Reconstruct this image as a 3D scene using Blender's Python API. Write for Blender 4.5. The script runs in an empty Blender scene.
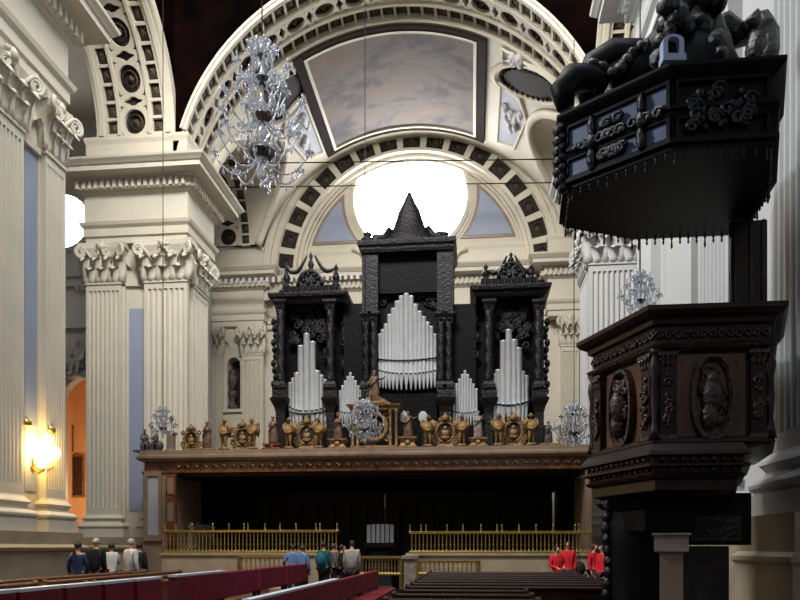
import bpy, bmesh, math, random
from mathutils import Vector, Matrix
random.seed(7)
PI = math.pi
sin, cos, sqrt = math.sin, math.cos, math.sqrt
scene = bpy.context.scene
COL = scene.collection
EYE = 1.58
FPX, VPU, HOR = 700.0, 472.0, 547.0       # focal length and vanishing point of the nave axis in an 800x600 frame
TH = math.atan((VPU - 400) / FPX)          # the camera is turned this far left of the nave axis
CT, ST = cos(TH), sin(TH)

def at(u, v, Y):
    """point of the place seen at (u, v) that lies on the cross plane at depth Y"""
    xc = (u - 400) / FPX
    den = CT + xc * ST
    return Vector((Y * (xc * CT - ST) / den, Y, EYE + (HOR - v) / FPX * Y / den))
def UX(u, Y): return at(u, 0, Y).x
def VZ(u, v, Y): return at(u, v, Y).z
def ray(u): return UX(u, 1.0)

def lin(c):
    return tuple(((x / 255) / 12.92 if x / 255 <= 0.04045 else ((x / 255 + 0.055) / 1.055) ** 2.4) for x in c) + (1.0,)

# ------------------------------------------------------------------ materials
def mat(name, rgb, rough=0.6, metal=0.0, var=0.0, scale=3.0, bump=0.0, bscale=30.0, rgb2=None, spec=0.5, emit=None, estr=0.0, trans=0.0, coat=0.0, stretch=(1, 1, 1), detail=6.0):
    m = bpy.data.materials.new(name); m.use_nodes = True
    nt = m.node_tree; b = nt.nodes['Principled BSDF']
    b.inputs['Roughness'].default_value = rough
    b.inputs['Metallic'].default_value = metal
    b.inputs['Specular IOR Level'].default_value = spec
    b.inputs['Transmission Weight'].default_value = trans
    b.inputs['Coat Weight'].default_value = coat
    c = lin(rgb)
    b.inputs['Base Color'].default_value = c
    tc = nt.nodes.new('ShaderNodeTexCoord'); mp = nt.nodes.new('ShaderNodeMapping')
    mp.inputs['Scale'].default_value = stretch
    nt.links.new(tc.outputs['Object'], mp.inputs['Vector'])
    if var > 0 or rgb2:
        n = nt.nodes.new('ShaderNodeTexNoise'); n.inputs['Scale'].default_value = scale; n.inputs['Detail'].default_value = detail
        r = nt.nodes.new('ShaderNodeValToRGB')
        c2 = lin(rgb2) if rgb2 else tuple(max(0, x * (1 - var)) for x in c[:3]) + (1,)
        r.color_ramp.elements[0].position = 0.35; r.color_ramp.elements[0].color = c2
        r.color_ramp.elements[1].position = 0.65; r.color_ramp.elements[1].color = c
        nt.links.new(mp.outputs[0], n.inputs['Vector']); nt.links.new(n.outputs['Fac'], r.inputs[0])
        nt.links.new(r.outputs[0], b.inputs['Base Color'])
    if bump > 0:
        n2 = nt.nodes.new('ShaderNodeTexNoise'); n2.inputs['Scale'].default_value = bscale; n2.inputs['Detail'].default_value = 4
        bp = nt.nodes.new('ShaderNodeBump'); bp.inputs['Strength'].default_value = bump; bp.inputs['Distance'].default_value = 0.05
        nt.links.new(mp.outputs[0], n2.inputs['Vector']); nt.links.new(n2.outputs['Fac'], bp.inputs['Height']); nt.links.new(bp.outputs[0], b.inputs['Normal'])
    if emit:
        b.inputs['Emission Color'].default_value = lin(emit); b.inputs['Emission Strength'].default_value = estr
    return m

M = {}
def mk(key, *a, **k): M[key] = mat(key, *a, **k)
mk('cream_stucco', (204, 196, 178), 0.75, var=0.07, scale=1.3, bump=0.06, bscale=25)
mk('white_stucco', (190, 190, 188), 0.7, var=0.06, scale=1.0, bump=0.05, bscale=25)
mk('blue_panel', (146, 154, 174), 0.7, var=0.08, scale=0.8)
mk('grey_panel', (160, 163, 170), 0.7, var=0.10, scale=1.0)
mk('plinth_stone', (166, 149, 124), 0.55, var=0.22, scale=2.0, bump=0.08, bscale=40)
mk('marble_brown', (138, 116, 96), 0.4, var=0.25, scale=3.0, detail=9)
mk('marble_orange', (118, 70, 40), 0.35, rgb2=(66, 34, 20), scale=5.0, detail=9)
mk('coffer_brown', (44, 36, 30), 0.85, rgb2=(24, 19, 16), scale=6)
mk('coffer_gilt', (88, 74, 54), 0.6, metal=0.2, var=0.5, scale=9, bump=0.6, bscale=18)
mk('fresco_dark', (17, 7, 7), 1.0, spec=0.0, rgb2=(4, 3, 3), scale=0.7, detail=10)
mk('frame_dark', (40, 30, 24), 0.8, spec=0.1, var=0.4, scale=8, bump=0.4, bscale=20)
mk('organ_wood', (9, 7, 10), 0.55, var=0.4, scale=7, bump=0.3, bscale=9, spec=.12)
mk('organ_carving', (15, 11, 14), 0.45, spec=.3, var=0.5, scale=9, bump=0.8, bscale=14)
mk('pipe_tin', (226, 229, 231), 0.34, metal=0.6, var=0.10, scale=3)
mk('gilt_wood', (150, 116, 66), 0.55, metal=0.1, rgb2=(88, 62, 34), scale=8, bump=0.4, bscale=20)
mk('brown_statue', (124, 92, 66), 0.5, rgb2=(70, 46, 34), scale=5, bump=0.3, bscale=20)
mk('grey_statue', (96, 90, 84), 0.6, rgb2=(52, 46, 44), scale=6)
mk('pale_statue', (150, 138, 128), 0.6, rgb2=(104, 88, 80), scale=5)
mk('brass', (196, 170, 100), 0.3, metal=0.9, var=0.2, scale=5)
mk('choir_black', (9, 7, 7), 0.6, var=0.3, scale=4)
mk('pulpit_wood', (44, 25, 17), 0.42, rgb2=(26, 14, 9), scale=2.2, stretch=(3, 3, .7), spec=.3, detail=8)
mk('pulpit_carving', (66, 44, 35), 0.33, rgb2=(34, 20, 15), scale=9, bump=0.5, bscale=26, spec=.5)
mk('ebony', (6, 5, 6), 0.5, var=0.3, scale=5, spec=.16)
mk('ebony_carving', (9, 8, 9), 0.36, var=0.4, scale=9, bump=0.6, bscale=14, spec=.45)
mk('sky_sheen_paint', (104, 112, 142), 0.5, var=0.2, scale=5)  # bluish sky reflection on polished wood, put into the base colour
mk('niche_pale', (168, 178, 204), 0.5, var=0.1)
mk('pulpit_ground', (108, 68, 37), 0.5, rgb2=(74, 44, 25), scale=2.5, stretch=(3, 3, .7))
mk('pew_wood', (56, 30, 18), 0.5, rgb2=(30, 15, 9), scale=3, stretch=(.6, 6, 6), spec=.2)
mk('brown_pew', (134, 92, 60), 0.5, rgb2=(92, 60, 38), scale=3, stretch=(6, .6, 6), coat=0.1)
mk('red_velvet', (122, 8, 30), 0.85, rgb2=(92, 5, 20), scale=6)
mk('maroon_velvet', (130, 12, 54), 0.9, rgb2=(102, 8, 40), scale=6)
mk('white_trim', (205, 210, 216), 0.4, var=0.05)
mk('floor_marble', (58, 44, 36), 0.35, rgb2=(36, 27, 22), scale=1.2)
mk('iron', (36, 36, 38), 0.5, metal=0.6)
mk('niche_dark', (40, 38, 34), 0.8, var=0.3)
mk('chapel_plaster', (226, 178, 128), 0.8, var=0.08)
mk('picture_dark', (70, 34, 18), 0.5, rgb2=(26, 14, 10), scale=5)
mk('crystal', (240, 244, 252), 0.05, trans=0.72, spec=0.8, var=0.05, scale=8)
mk('bowl_green', (34, 48, 40), 0.15, var=0.3, spec=0.8)
mk('bowl_brown', (72, 48, 36), 0.2, var=0.3, spec=0.8)
mk('lamp_glow', (255, 226, 160), 0.5, emit=(255, 214, 130), estr=26)
mk('window_glow', (255, 255, 255), 0.5, emit=(246, 247, 255), estr=16)
mk('mirror_oval', (176, 186, 182), 0.25, var=0.12, scale=4)
mk('skin', (196, 146, 118), 0.6, var=0.06)
mk('hair_dark', (30, 24, 22), 0.6, var=0.3, scale=20)
mk('hair_grey', (170, 168, 164), 0.6, var=0.2, scale=20)
mk('hair_brown', (70, 48, 34), 0.6, var=0.3, scale=20)
for k, c in dict(navy=(24, 40, 74), black=(14, 14, 16), white=(212, 212, 212), grey=(168, 160, 150), lightblue=(96, 130, 176), green=(22, 88, 72), teal=(22, 92, 112), red=(200, 16, 34), darkpants=(22, 22, 26), plum=(110, 90, 96)).items():
    mk('cloth_' + k, c, 0.85, var=0.15, scale=9)

def fresco_material():
    m = bpy.data.materials.new('fresco_sky'); m.use_nodes = True
    nt = m.node_tree; b = nt.nodes['Principled BSDF']; b.inputs['Roughness'].default_value = 0.85
    tc = nt.nodes.new('ShaderNodeTexCoord'); mp = nt.nodes.new('ShaderNodeMapping')
    mp.inputs['Scale'].default_value = (0.32, 0.5, 0.5); nt.links.new(tc.outputs['Object'], mp.inputs[0])
    n = nt.nodes.new('ShaderNodeTexNoise'); n.inputs['Scale'].default_value = 1.1; n.inputs['Detail'].default_value = 9; n.inputs['Roughness'].default_value = 0.65; n.inputs['Distortion'].default_value = 0.35
    nt.links.new(mp.outputs[0], n.inputs['Vector'])
    r = nt.nodes.new('ShaderNodeValToRGB'); cr = r.color_ramp
    cr.elements[0].position = 0.28; cr.elements[0].color = lin((62, 60, 62))
    cr.elements[1].position = 0.72; cr.elements[1].color = lin((126, 112, 98))
    for p, c in ((0.42, (84, 80, 78)), (0.5, (104, 97, 90)), (0.58, (110, 96, 84))):
        e = cr.elements.new(p); e.color = lin(c)
    nt.links.new(n.outputs['Fac'], r.inputs[0]); nt.links.new(r.outputs[0], b.inputs['Base Color'])
    M['fresco_sky'] = m
fresco_material()

# ------------------------------------------------------------------ mesh builder
class MB:
    def __init__(s): s.v = []; s.f = []; s.m = []; s.sm = []; s.mi = 0; s.smooth = False
    def add(s, vs, fs, mi=None, smooth=None):
        o = len(s.v); s.v.extend(Vector(p) for p in vs)
        for f in fs:
            s.f.append([o + i for i in f]); s.m.append(s.mi if mi is None else mi); s.sm.append(s.smooth if smooth is None else smooth)
    def box(s, x0, x1, y0, y1, z0, z1, mi=None):
        s.add([(x0, y0, z0), (x1, y0, z0), (x1, y1, z0), (x0, y1, z0), (x0, y0, z1), (x1, y0, z1), (x1, y1, z1), (x0, y1, z1)],
              [(0, 3, 2, 1), (4, 5, 6, 7), (0, 1, 5, 4), (1, 2, 6, 5), (2, 3, 7, 6), (3, 0, 4, 7)], mi, False)
    def lbox(s, L, a0, a1, b0, b1, c0, c1, mi=None):
        s.add([L(a, b, c) for c in (c0, c1) for a, b in ((a0, b0), (a1, b0), (a1, b1), (a0, b1))],
              [(0, 3, 2, 1), (4, 5, 6, 7), (0, 1, 5, 4), (1, 2, 6, 5), (2, 3, 7, 6), (3, 0, 4, 7)], mi, False)
    def grid(s, rows, cu=False, cv=False, mi=None, smooth=True, caps=False):
        nr, nc = len(rows), len(rows[0]); fs = []
        for i in range(nr if cu else nr - 1):
            for j in range(nc if cv else nc - 1):
                a, b = i, (i + 1) % nr; c, d = j, (j + 1) % nc
                fs.append((a * nc + c, a * nc + d, b * nc + d, b * nc + c))
        if caps:
            fs.append(tuple(range(nc))[::-1]); fs.append(tuple((nr - 1) * nc + j for j in range(nc)))
        s.add([p for r in rows for p in r], fs, mi, smooth)
    def tube(s, path, r, n=6, mi=None, smooth=True, closed=False, flat=1.0):
        P = [Vector(p) for p in path]; k = len(P); rows = []
        R = r if isinstance(r, (list, tuple)) else [r] * k
        up = None
        for i in range(k):
            t = (P[(i + 1) % k] - P[i - 1]) if closed else (P[min(i + 1, k - 1)] - P[max(i - 1, 0)])
            if t.length < 1e-9: t = Vector((0, 0, 1))
            t.normalize()
            if up is None:
                up = Vector((0, 0, 1)) if abs(t.z) < 0.9 else Vector((1, 0, 0))
            up = (up - t * up.dot(t))
            if up.length < 1e-6: up = Vector((0, 1, 0)) - t * t.y
            up.normalize(); sd = t.cross(up)
            rows.append([P[i] + (up * cos(2 * PI * j / n) * flat + sd * sin(2 * PI * j / n)) * R[i] for j in range(n)])
        s.grid(rows, cu=closed, cv=True, mi=mi, smooth=smooth, caps=not closed)
    def lathe(s, prof, c=(0, 0, 0), n=12, mi=None, smooth=True, sx=1, sy=1):
        c = Vector(c)
        rows = [[c + Vector((max(r, 1e-4) * cos(2 * PI * j / n) * sx, max(r, 1e-4) * sin(2 * PI * j / n) * sy, z)) for j in range(n)] for r, z in prof]
        s.grid(rows, cv=True, mi=mi, smooth=smooth, caps=True)
    def ball(s, c, rx, ry=None, rz=None, n=8, k=5, mi=None):
        ry = rx if ry is None else ry; rz = rx if rz is None else rz; c = Vector(c)
        rows = [[c + Vector((rx * sin(PI * i / k) * cos(2 * PI * j / n), ry * sin(PI * i / k) * sin(2 * PI * j / n), -rz * cos(PI * i / k))) for j in range(n)] for i in range(1, k)]
        vs = [c - Vector((0, 0, rz))] + [p for r in rows for p in r] + [c + Vector((0, 0, rz))]
        fs = [(0, 1 + (j + 1) % n, 1 + j) for j in range(n)]
        for i in range(k - 2):
            for j in range(n):
                a = 1 + i * n + j; b = 1 + i * n + (j + 1) % n; fs.append((a, b, b + n, a + n))
        l = len(vs) - 1; o = 1 + (k - 2) * n
        fs += [(o + j, o + (j + 1) % n, l) for j in range(n)]
        s.add(vs, fs, mi, True)
    def mould(s, poly, prof, mi=None, closed=True, cap=True):
        """sweep a profile [(outward offset, z)] round a counter-clockwise plan polygon"""
        n = len(poly); P = [Vector((p[0], p[1])) for p in poly]; offs = []
        for i in range(n):
            e1 = (P[i] - P[i - 1]).normalized(); e2 = (P[(i + 1) % n] - P[i]).normalized()
            n1 = Vector((e1.y, -e1.x)); n2 = Vector((e2.y, -e2.x))
            d = 1 + n1.dot(n2); offs.append((n1 + n2) / max(d, 0.2))
        rows = [[(P[i].x + offs[i].x * o, P[i].y + offs[i].y * o, z) for i in range(n)] for o, z in prof]
        s.grid(rows, cv=True, mi=mi, smooth=False, caps=cap)
    def rmould(s, x0, x1, y0, y1, prof, mi=None): s.mould([(x0, y0), (x1, y0), (x1, y1), (x0, y1)], prof, mi)
    def prism(s, pts, L, b0, b1, mi=None, smooth=False):
        """closed outline [(a, c)] extruded between outward distances b0 and b1 in frame L"""
        n = len(pts); vs = [L(a, b0, c) for a, c in pts] + [L(a, b1, c) for a, c in pts]
        fs = [tuple(range(n))[::-1], tuple(range(n, 2 * n))] + [(i, (i + 1) % n, n + (i + 1) % n, n + i) for i in range(n)]
        s.add(vs, fs, mi, smooth)
    def ringprism(s, outer, inner, L, b0, b1, mi=None):
        n = len(outer); vs = []
        for b in (b0, b1):
            vs += [L(a, b, c) for a, c in outer] + [L(a, b, c) for a, c in inner]
        fs = []
        for i in range(n):
            j = (i + 1) % n
            fs += [(i, j, n + j, n + i), (2 * n + i, 3 * n + i, 3 * n + j, 2 * n + j), (i, 2 * n + i, 2 * n + j, j), (n + i, n + j, 3 * n + j, 3 * n + i)]
        s.add(vs, fs, mi, False)
    def build(s, name, mats, parent=None, loc=None, local=False):
        """one mesh object; world coordinates unless local; made relative to its parent or to loc"""
        if not isinstance(mats, (list, tuple)): mats = [mats]
        me = bpy.data.meshes.new(name)
        off = Vector((0, 0, 0))
        if not local:
            if parent is not None:
                p = parent
                while p is not None: off += p.location; p = p.parent
            if loc is not None: off += Vector(loc)
        me.from_pydata([tuple(p - off) for p in s.v], [], s.f)
        for m in mats: me.materials.append(M[m] if isinstance(m, str) else m)
        me.polygons.foreach_set('material_index', s.m); me.polygons.foreach_set('use_smooth', s.sm)
        bm = bmesh.new(); bm.from_mesh(me); bmesh.ops.recalc_face_normals(bm, faces=bm.faces); bm.to_mesh(me); bm.free()
        me.update()
        o = bpy.data.objects.new(name, me); COL.objects.link(o)
        if parent is not None: o.parent = parent
        if loc is not None: o.location = loc
        return o

def frame(o, a, b, c=(0, 0, 1)):
    o, a, b, c = Vector(o), Vector(a), Vector(b), Vector(c)
    return lambda x, y, z: o + a * x + b * y + c * z

def tag(o, label=None, cat=None, group=None, kind=None):
    if label: o['label'] = label
    if cat: o['category'] = cat
    if group: o['group'] = group
    if kind: o['kind'] = kind
    return o
def empty(name, loc, label=None, cat=None, group=None, kind=None, rz=0):
    o = bpy.data.objects.new(name, None); COL.objects.link(o); o.location = loc; o.rotation_euler = (0, 0, rz); o.empty_display_size = 0.1
    return tag(o, label, cat, group, kind)
def copy_tree(o, parent=None):
    c = o.copy(); COL.objects.link(c)
    if parent is not None: c.parent = parent
    for ch in list(o.children): copy_tree(ch, c)
    return c
def place(o, loc, label, group=None, rz=None, scale=None):
    o.location = loc; o['label'] = label
    if group: o['group'] = group
    if rz is not None: o.rotation_euler = (0, 0, rz)
    if scale: o.scale = (scale,) * 3
    return o
# ------------------------------------------------------------------ classical details
def fluted(mb, L, a0, a1, z0, z1, nf, depth, flute=0.07):
    w = a1 - a0; m = w * 0.06; pts = [(a0, 0.0), (a0, depth)]
    step = (w - 2 * m) / nf
    for k in range(nf):
        s = a0 + m + k * step + step * 0.14; e = a0 + m + (k + 1) * step - step * 0.14
        for q in range(6):
            t = q / 5; pts.append((s + (e - s) * t, depth - flute * sin(PI * t)))
    pts += [(a1, depth), (a1, 0.0)]
    ze, zf = z0 + 0.25, z1 - 0.25
    rows = [[L(a, b, z) for a, b in pts] for z in (ze, zf)]
    mb.grid(rows, smooth=False)
    flat = [(a0, 0), (a0, depth), (a1, depth), (a1, 0)]
    mb.prism_v(flat, L, z0, ze); mb.prism_v(flat, L, zf, z1)
def _prism_v(s, pts, L, z0, z1, mi=None):
    n = len(pts); vs = [L(a, b, z0) for a, b in pts] + [L(a, b, z1) for a, b in pts]
    fs = [tuple(range(n))[::-1], tuple(range(n, 2 * n))] + [(i, (i + 1) % n, n + (i + 1) % n, n + i) for i in range(n)]
    s.add(vs, fs, mi, False)
MB.prism_v = _prism_v

def leaf(mb, L, a, b, c, w, h, out, mi=None, lean=0.0):
    rows = []
    for i in range(8):
        t = i / 7
        cc = c + h * (sin(t * 1.9) / sin(1.57) * 0.98 if t < 0.83 else sin(0.83 * 1.9) * 0.98 - (t - 0.83) * 1.3)
        bb = b + out * (0.15 * t + 0.85 * t ** 3)
        ww = w * 0.5 * (0.75 + 0.35 * sin(PI * t) + 0.12 * cos(t * 20)) * (1 - 0.75 * max(0, t - 0.7) / 0.3)
        th = w * 0.11
        aa = a + lean * t
        rows.append([L(aa - ww, bb, cc), L(aa - ww * .4, bb + th * .5, cc), L(aa, bb + th * 1.5, cc + .01), L(aa + ww * .4, bb + th * .5, cc), L(aa + ww, bb, cc), L(aa, bb - th * .4, cc)])
    mb.grid(rows, cv=True, mi=mi, caps=True)

def volute(mb, L, a, b, c, r, sgn, mi=None):
    path = []
    for i in range(22):
        t = i / 21; ang = PI * 0.5 - t * 4.2 * PI; rr = r * (1 - 0.8 * t)
        path.append(L(a + sgn * rr * cos(ang) * .8, b + rr * .35 * cos(ang), c + rr * sin(ang)))
    mb.tube(path, [r * .3 * (1 - .4 * i / 21) for i in range(22)], 5, mi)
    mb.tube([L(a - sgn * r * 1.9, b - r * .9, c - r * 1.6), L(a - sgn * r * 1.2, b - r * .4, c - r * .2), L(a - sgn * r * .4, b - .1 * r, c + r * .8), L(a, b, c + r)], r * .24, 5, mi)

def capital(mb, L, a0, a1, z0, h, depth):
    """Corinthian pilaster capital: bell, two rows of acanthus, corner volutes, flower and abacus"""
    w = a1 - a0; ca = (a0 + a1) / 2; hb = h * 0.86
    rows = []
    for t in (0, .3, .6, .85, 1):
        g = 0.13 * w * t ** 2.5; rows.append([L(a0 - g, 0, z0 + hb * t), L(a0 - g, depth + g, z0 + hb * t), L(a1 + g, depth + g, z0 + hb * t), L(a1 + g, 0, z0 + hb * t)])
    mb.grid(rows, cv=True, smooth=False, caps=True)
    mb.lbox(L, a0 - .03, a1 + .03, -.02, depth + .04, z0 - .03, z0 + .05)
    for k in range(3): leaf(mb, L, a0 + w * (k + .5) / 3, depth, z0 + .04, w * .34, h * .36, h * .17)
    for k in range(4): leaf(mb, L, a0 + w * k / 3, depth, z0 + .04, w * .32, h * .62, h * .24)
    for s, a in ((-1, a0), (1, a1)):
        leaf(mb, frame(L(a, depth * .4, 0), (L(1, 0, 0) - L(0, 0, 0)).cross(Vector((0, 0, 1))) * 1.0, (L(1, 0, 0) - L(0, 0, 0)) * s), 0, 0, z0 + .04, min(w * .3, depth * 1.5 + .15), h * .5, h * .2)
        volute(mb, L, a + s * w * .06, depth + h * .17, z0 + h * .74, h * .15, s)
        volute(mb, L, ca + s * w * .14, depth + h * .1, z0 + h * .74, h * .1, -s)
    ab = [(a0 - .16 * w, 0), (a0 - .16 * w, depth + .16 * w), (a0, depth + .12 * w), (ca, depth + .05 * w), (a1, depth + .12 * w), (a1 + .16 * w, depth + .16 * w), (a1 + .16 * w, 0)]
    mb.prism_v(ab, L, z0 + hb, z0 + h)
    c = L(ca, depth + .14 * w, z0 + h * .88)
    mb.ball(c, h * .1, h * .1, h * .1, 7, 4)
    for k in range(5):
        mb.ball(L(ca + .1 * h * cos(k * 1.2566), depth + .12 * w, z0 + h * .88 + .1 * h * sin(k * 1.2566)), h * .06, None, None, 5, 4)

BASE_PROF = [(.0, .86), (.03, .80), (.08, .76), (.12, .70), (.08, .65), (.05, .60), (.09, .52), (.16, .50), (.22, .43), (.22, .38), (.16, .31), (.20, .30), (.20, .0), (0, 0)]
def base_mould(mb, L, a0, a1, z0, depth, k=1.0):
    for (o1, h1), (o2, h2) in zip(BASE_PROF[:-1], BASE_PROF[1:]):
        r = []
        for o, h in ((o1, h1), (o2, h2)):
            o *= k; z = z0 + h * k
            r.append([L(a0 - o, 0, z), L(a0 - o, depth + o, z), L(a1 + o, depth + o, z), L(a1 + o, 0, z)])
        mb.grid(r, smooth=False)

# heights of the order, above the floor
Z_PL, Z_B, Z_C0, Z_C1 = 1.95, 2.80, 11.45, 12.95
Z_A1, Z_F1, Z_K1 = 13.75, 14.75, 15.75
Z_AT = 16.95
ARCH_PROF = [(.0, Z_C1), (.0, 13.2), (.07, 13.22), (.07, 13.5), (.16, 13.6), (.2, 13.72), (.04, Z_A1)]
CORN_PROF = [(.04, Z_F1 - .02), (.16, Z_F1 + .06), (.16, Z_F1 + .1), (.26, Z_F1 + .12), (.26, Z_F1 + .42), (.36, Z_F1 + .46), (.42, Z_F1 + .52), (.80, Z_F1 + .55), (.80, Z_F1 + .72), (.85, Z_F1 + .74), (.9, Z_F1 + .8), (.98, Z_F1 + .88), (1.0, Z_F1 + .96), (0, Z_K1)]
ATTIC_PROF = [(.0, Z_K1 - .05), (.0, Z_AT - .28), (.02, Z_AT - .22), (.06, Z_AT - .12), (.06, Z_AT), (-.3, Z_AT)]
def dentils(mb, x0, x1, y0, y1, sides='fr l'):
    z0, z1 = Z_F1 + .12, Z_F1 + .4; o, t, p = .26, .12, .24
    if 'f' in sides:
        n = int((x1 - x0 + 2 * o) / p)
        for k in range(n): x = x0 - o + p * (k + .25); mb.box(x, x + t, y0 - o - .12, y0 - o, z0, z1)
    for ch, xs in (('r', 1), ('l', -1)):
        if ch in sides:
            n = int((y1 - y0 + 2 * o) / p)
            for k in range(n):
                y = y0 - o + p * (k + .25); x = x1 + o if xs > 0 else x0 - o - .12
                mb.box(x, x + .12, y, y + t, z0, z1)

def entablature(root, x0, x1, y0, y1, sides, m='cream_stucco'):
    a = MB(); a.rmould(x0, x1, y0, y1, ARCH_PROF); a.build('architrave', m, root)
    a = MB(); a.rmould(x0, x1, y0, y1, [(.04, Z_A1 - .05), (.04, Z_F1)]); a.build('frieze', m, root)
    a = MB(); a.rmould(x0, x1, y0, y1, CORN_PROF); a.build('cornice', m, root)
    a = MB(); dentils(a, x0, x1, y0, y1, sides); a.build('dentil_band', m, root)
    a = MB(); a.rmould(x0, x1, y0, y1, ATTIC_PROF); a.build('attic_block', m, root)
def plinth(root, x0, x1, y0, y1):
    a = MB(); a.rmould(x0, x1, y0, y1, [(.42, 0), (.42, .35), (.36, .45), (.32, .5), (.32, Z_PL - .5), (.4, Z_PL - .45), (.42, Z_PL - .38), (.34, Z_PL - .33), (.3, Z_PL - .3), (.3, Z_PL), (0, Z_PL)])
    a.build('plinth', 'plinth_stone', root)
def pilaster(root, L, a0, a1, depth, nf, m='cream_stucco', z1=None, cap=True, zb=Z_PL):
    s = MB(); fluted(s, L, a0, a1, zb + .86, Z_C0, nf, depth) if nf else s.prism_v([(a0, 0), (a0, depth), (a1, depth), (a1, 0)], L, zb + .86, Z_C0 + .1)
    o = s.build('pilaster', m, root)
    b = MB(); base_mould(b, L, a0, a1, zb, depth); b.build('base', m, o)
    if cap:
        c = MB(); capital(c, L, a0, a1, Z_C0, Z_C1 - Z_C0, depth); c.build('capital', m, o)
    return o

# ------------------------------------------------------------------ coffered arches
def plate_hole(mb, F, s0, s1, t0, t1, d0, d1, hole, n=20, mi=0):
    """plate over the cell with a hole given as hole(theta) -> (u, v) in -1..1; sides of the hole run from d0 to d1"""
    sc, tc, sh, th = (s0 + s1) / 2, (t0 + t1) / 2, (s1 - s0) / 2, (t1 - t0) / 2
    out, inn = [], []
    for i in range(n):
        a = 2 * PI * (i + .5) / n; x, y = cos(a), sin(a); k = 1 / max(abs(x), abs(y))
        out.append((sc + sh * x * k, tc + th * y * k)); u, v = hole(a); inn.append((sc + sh * u, tc + th * v))
    vs = [F(a, b, d0) for a, b in out] + [F(a, b, d0) for a, b in inn] + [F(a, b, d1) for a, b in inn]; fs = []
    for i in range(n):
        j = (i + 1) % n; fs += [(i, j, n + j, n + i), (n + i, n + j, 2 * n + j, 2 * n + i)]
    mb.add(vs, fs, mi, False)
def ell_hole(ru, rv): return lambda a: (ru * cos(a), rv * sin(a))
def star_hole(ru, rv): return lambda a: (ru * abs(cos(a)) ** 1 * cos(a) * (1.0 if abs(cos(a)) > .7 else 1.0) , rv * (abs(sin(a)) ** 1) * sin(a))

def soffit(F, nov, nrect, name, root, D=.16, rc=(.035, .275, .745, .965), ov=(.365, .655)):
    """coffered underside: F(s, t, d) maps s along the arch, t across, d into the masonry"""
    mb = MB(); N = 72
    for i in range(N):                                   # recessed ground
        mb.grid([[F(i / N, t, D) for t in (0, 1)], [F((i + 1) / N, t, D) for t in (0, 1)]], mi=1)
    def band(t0, t1, d=0.0, dd=None):
        rows = [[F(i / N, t0, D if dd is None else dd), F(i / N, t0, d), F(i / N, t1, d), F(i / N, t1, D if dd is None else dd)] for i in range(N + 1)]
        mb.grid(rows, mi=0, smooth=False)
    band(0, rc[0]); band(rc[1], ov[0]); band(ov[1], rc[2]); band(rc[3], 1)
    for m0, m1 in ((rc[1], ov[0]), (ov[1], rc[2])): w_ = (m1 - m0) * .28; band((m0 + m1) / 2 - w_, (m0 + m1) / 2 + w_, -.05, 0)
    for e0, e1 in ((0, rc[0]), (rc[3], 1)):
        if e1 - e0 > .08: band(e0 + (e1 - e0) * .3, e0 + (e1 - e0) * .7, -.06, 0)
    for t0, t1 in ((rc[0], rc[1]), (rc[2], rc[3])):
        for k in range(nrect):
            s0 = (k + .0) / nrect; s1 = (k + .17) / nrect
            vs = [F(s, t, d) for d in (0.02, D) for s, t in ((s0, t0), (s1, t0), (s1, t1), (s0, t1))]
            mb.add(vs, [(0, 1, 2, 3), (0, 1, 5, 4), (1, 2, 6, 5), (2, 3, 7, 6), (3, 0, 4, 7)], 0, False)
            sm = (k + .585) / nrect; e = .3 / nrect
            vs = [F(sm - e, t0 + .02, D - .01), F(sm + e, t0 + .02, D - .01), F(sm + e, t1 - .02, D - .01), F(sm - e, t1 - .02, D - .01), F(sm, (t0 + t1) / 2, D - .1)]
            mb.add(vs, [(0, 1, 4), (1, 2, 4), (2, 3, 4), (3, 0, 4)], 2, False)
    tc_, th_ = (ov[0] + ov[1]) / 2, (ov[1] - ov[0]) / 2
    for k in range(nov):
        s0, sm, s1 = k / nov, (k + .7) / nov, (k + 1) / nov
        plate_hole(mb, F, s0, sm, ov[0], ov[1], .02, D, ell_hole(.9, .8), 22)
        plate_hole(mb, F, sm, s1, ov[0], ov[1], .02, D, lambda a: (.75 * (.55 + .45 * abs(cos(2 * a))) * cos(a), .72 * (.55 + .45 * abs(cos(2 * a))) * sin(a)), 16)
        sc = (s0 + sm) / 2; hs = (sm - s0) / 2
        for r0, r1, dd in ((.62, .5, .05), (.3, .0, .0)):
            n = 14; vs = [F(sc + hs * r0 * cos(2 * PI * i / n), tc_ + th_ * r0 * .9 * sin(2 * PI * i / n), D) for i in range(n)] + [F(sc + hs * r1 * cos(2 * PI * i / n), tc_ + th_ * r1 * .9 * sin(2 * PI * i / n), dd) for i in range(n)]
            mb.add(vs, [(i, (i + 1) % n, n + (i + 1) % n, n + i) for i in range(n)], 2, True)
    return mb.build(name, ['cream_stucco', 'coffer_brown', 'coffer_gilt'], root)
# ------------------------------------------------------------------ the setting
XL, XR = -10.6, 4.1            # pilaster planes of the two nave walls
def S(name, label): return empty(name, (0, 0, 0), label, 'pier' if 'pillar' in name else 'wall', kind='structure')
o = MB(); o.box(-30, 16, -6, 42, -.3, 0); tag(o.build('floor', 'floor_marble'), 'dark polished stone floor of the nave', 'floor', kind='structure')

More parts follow.
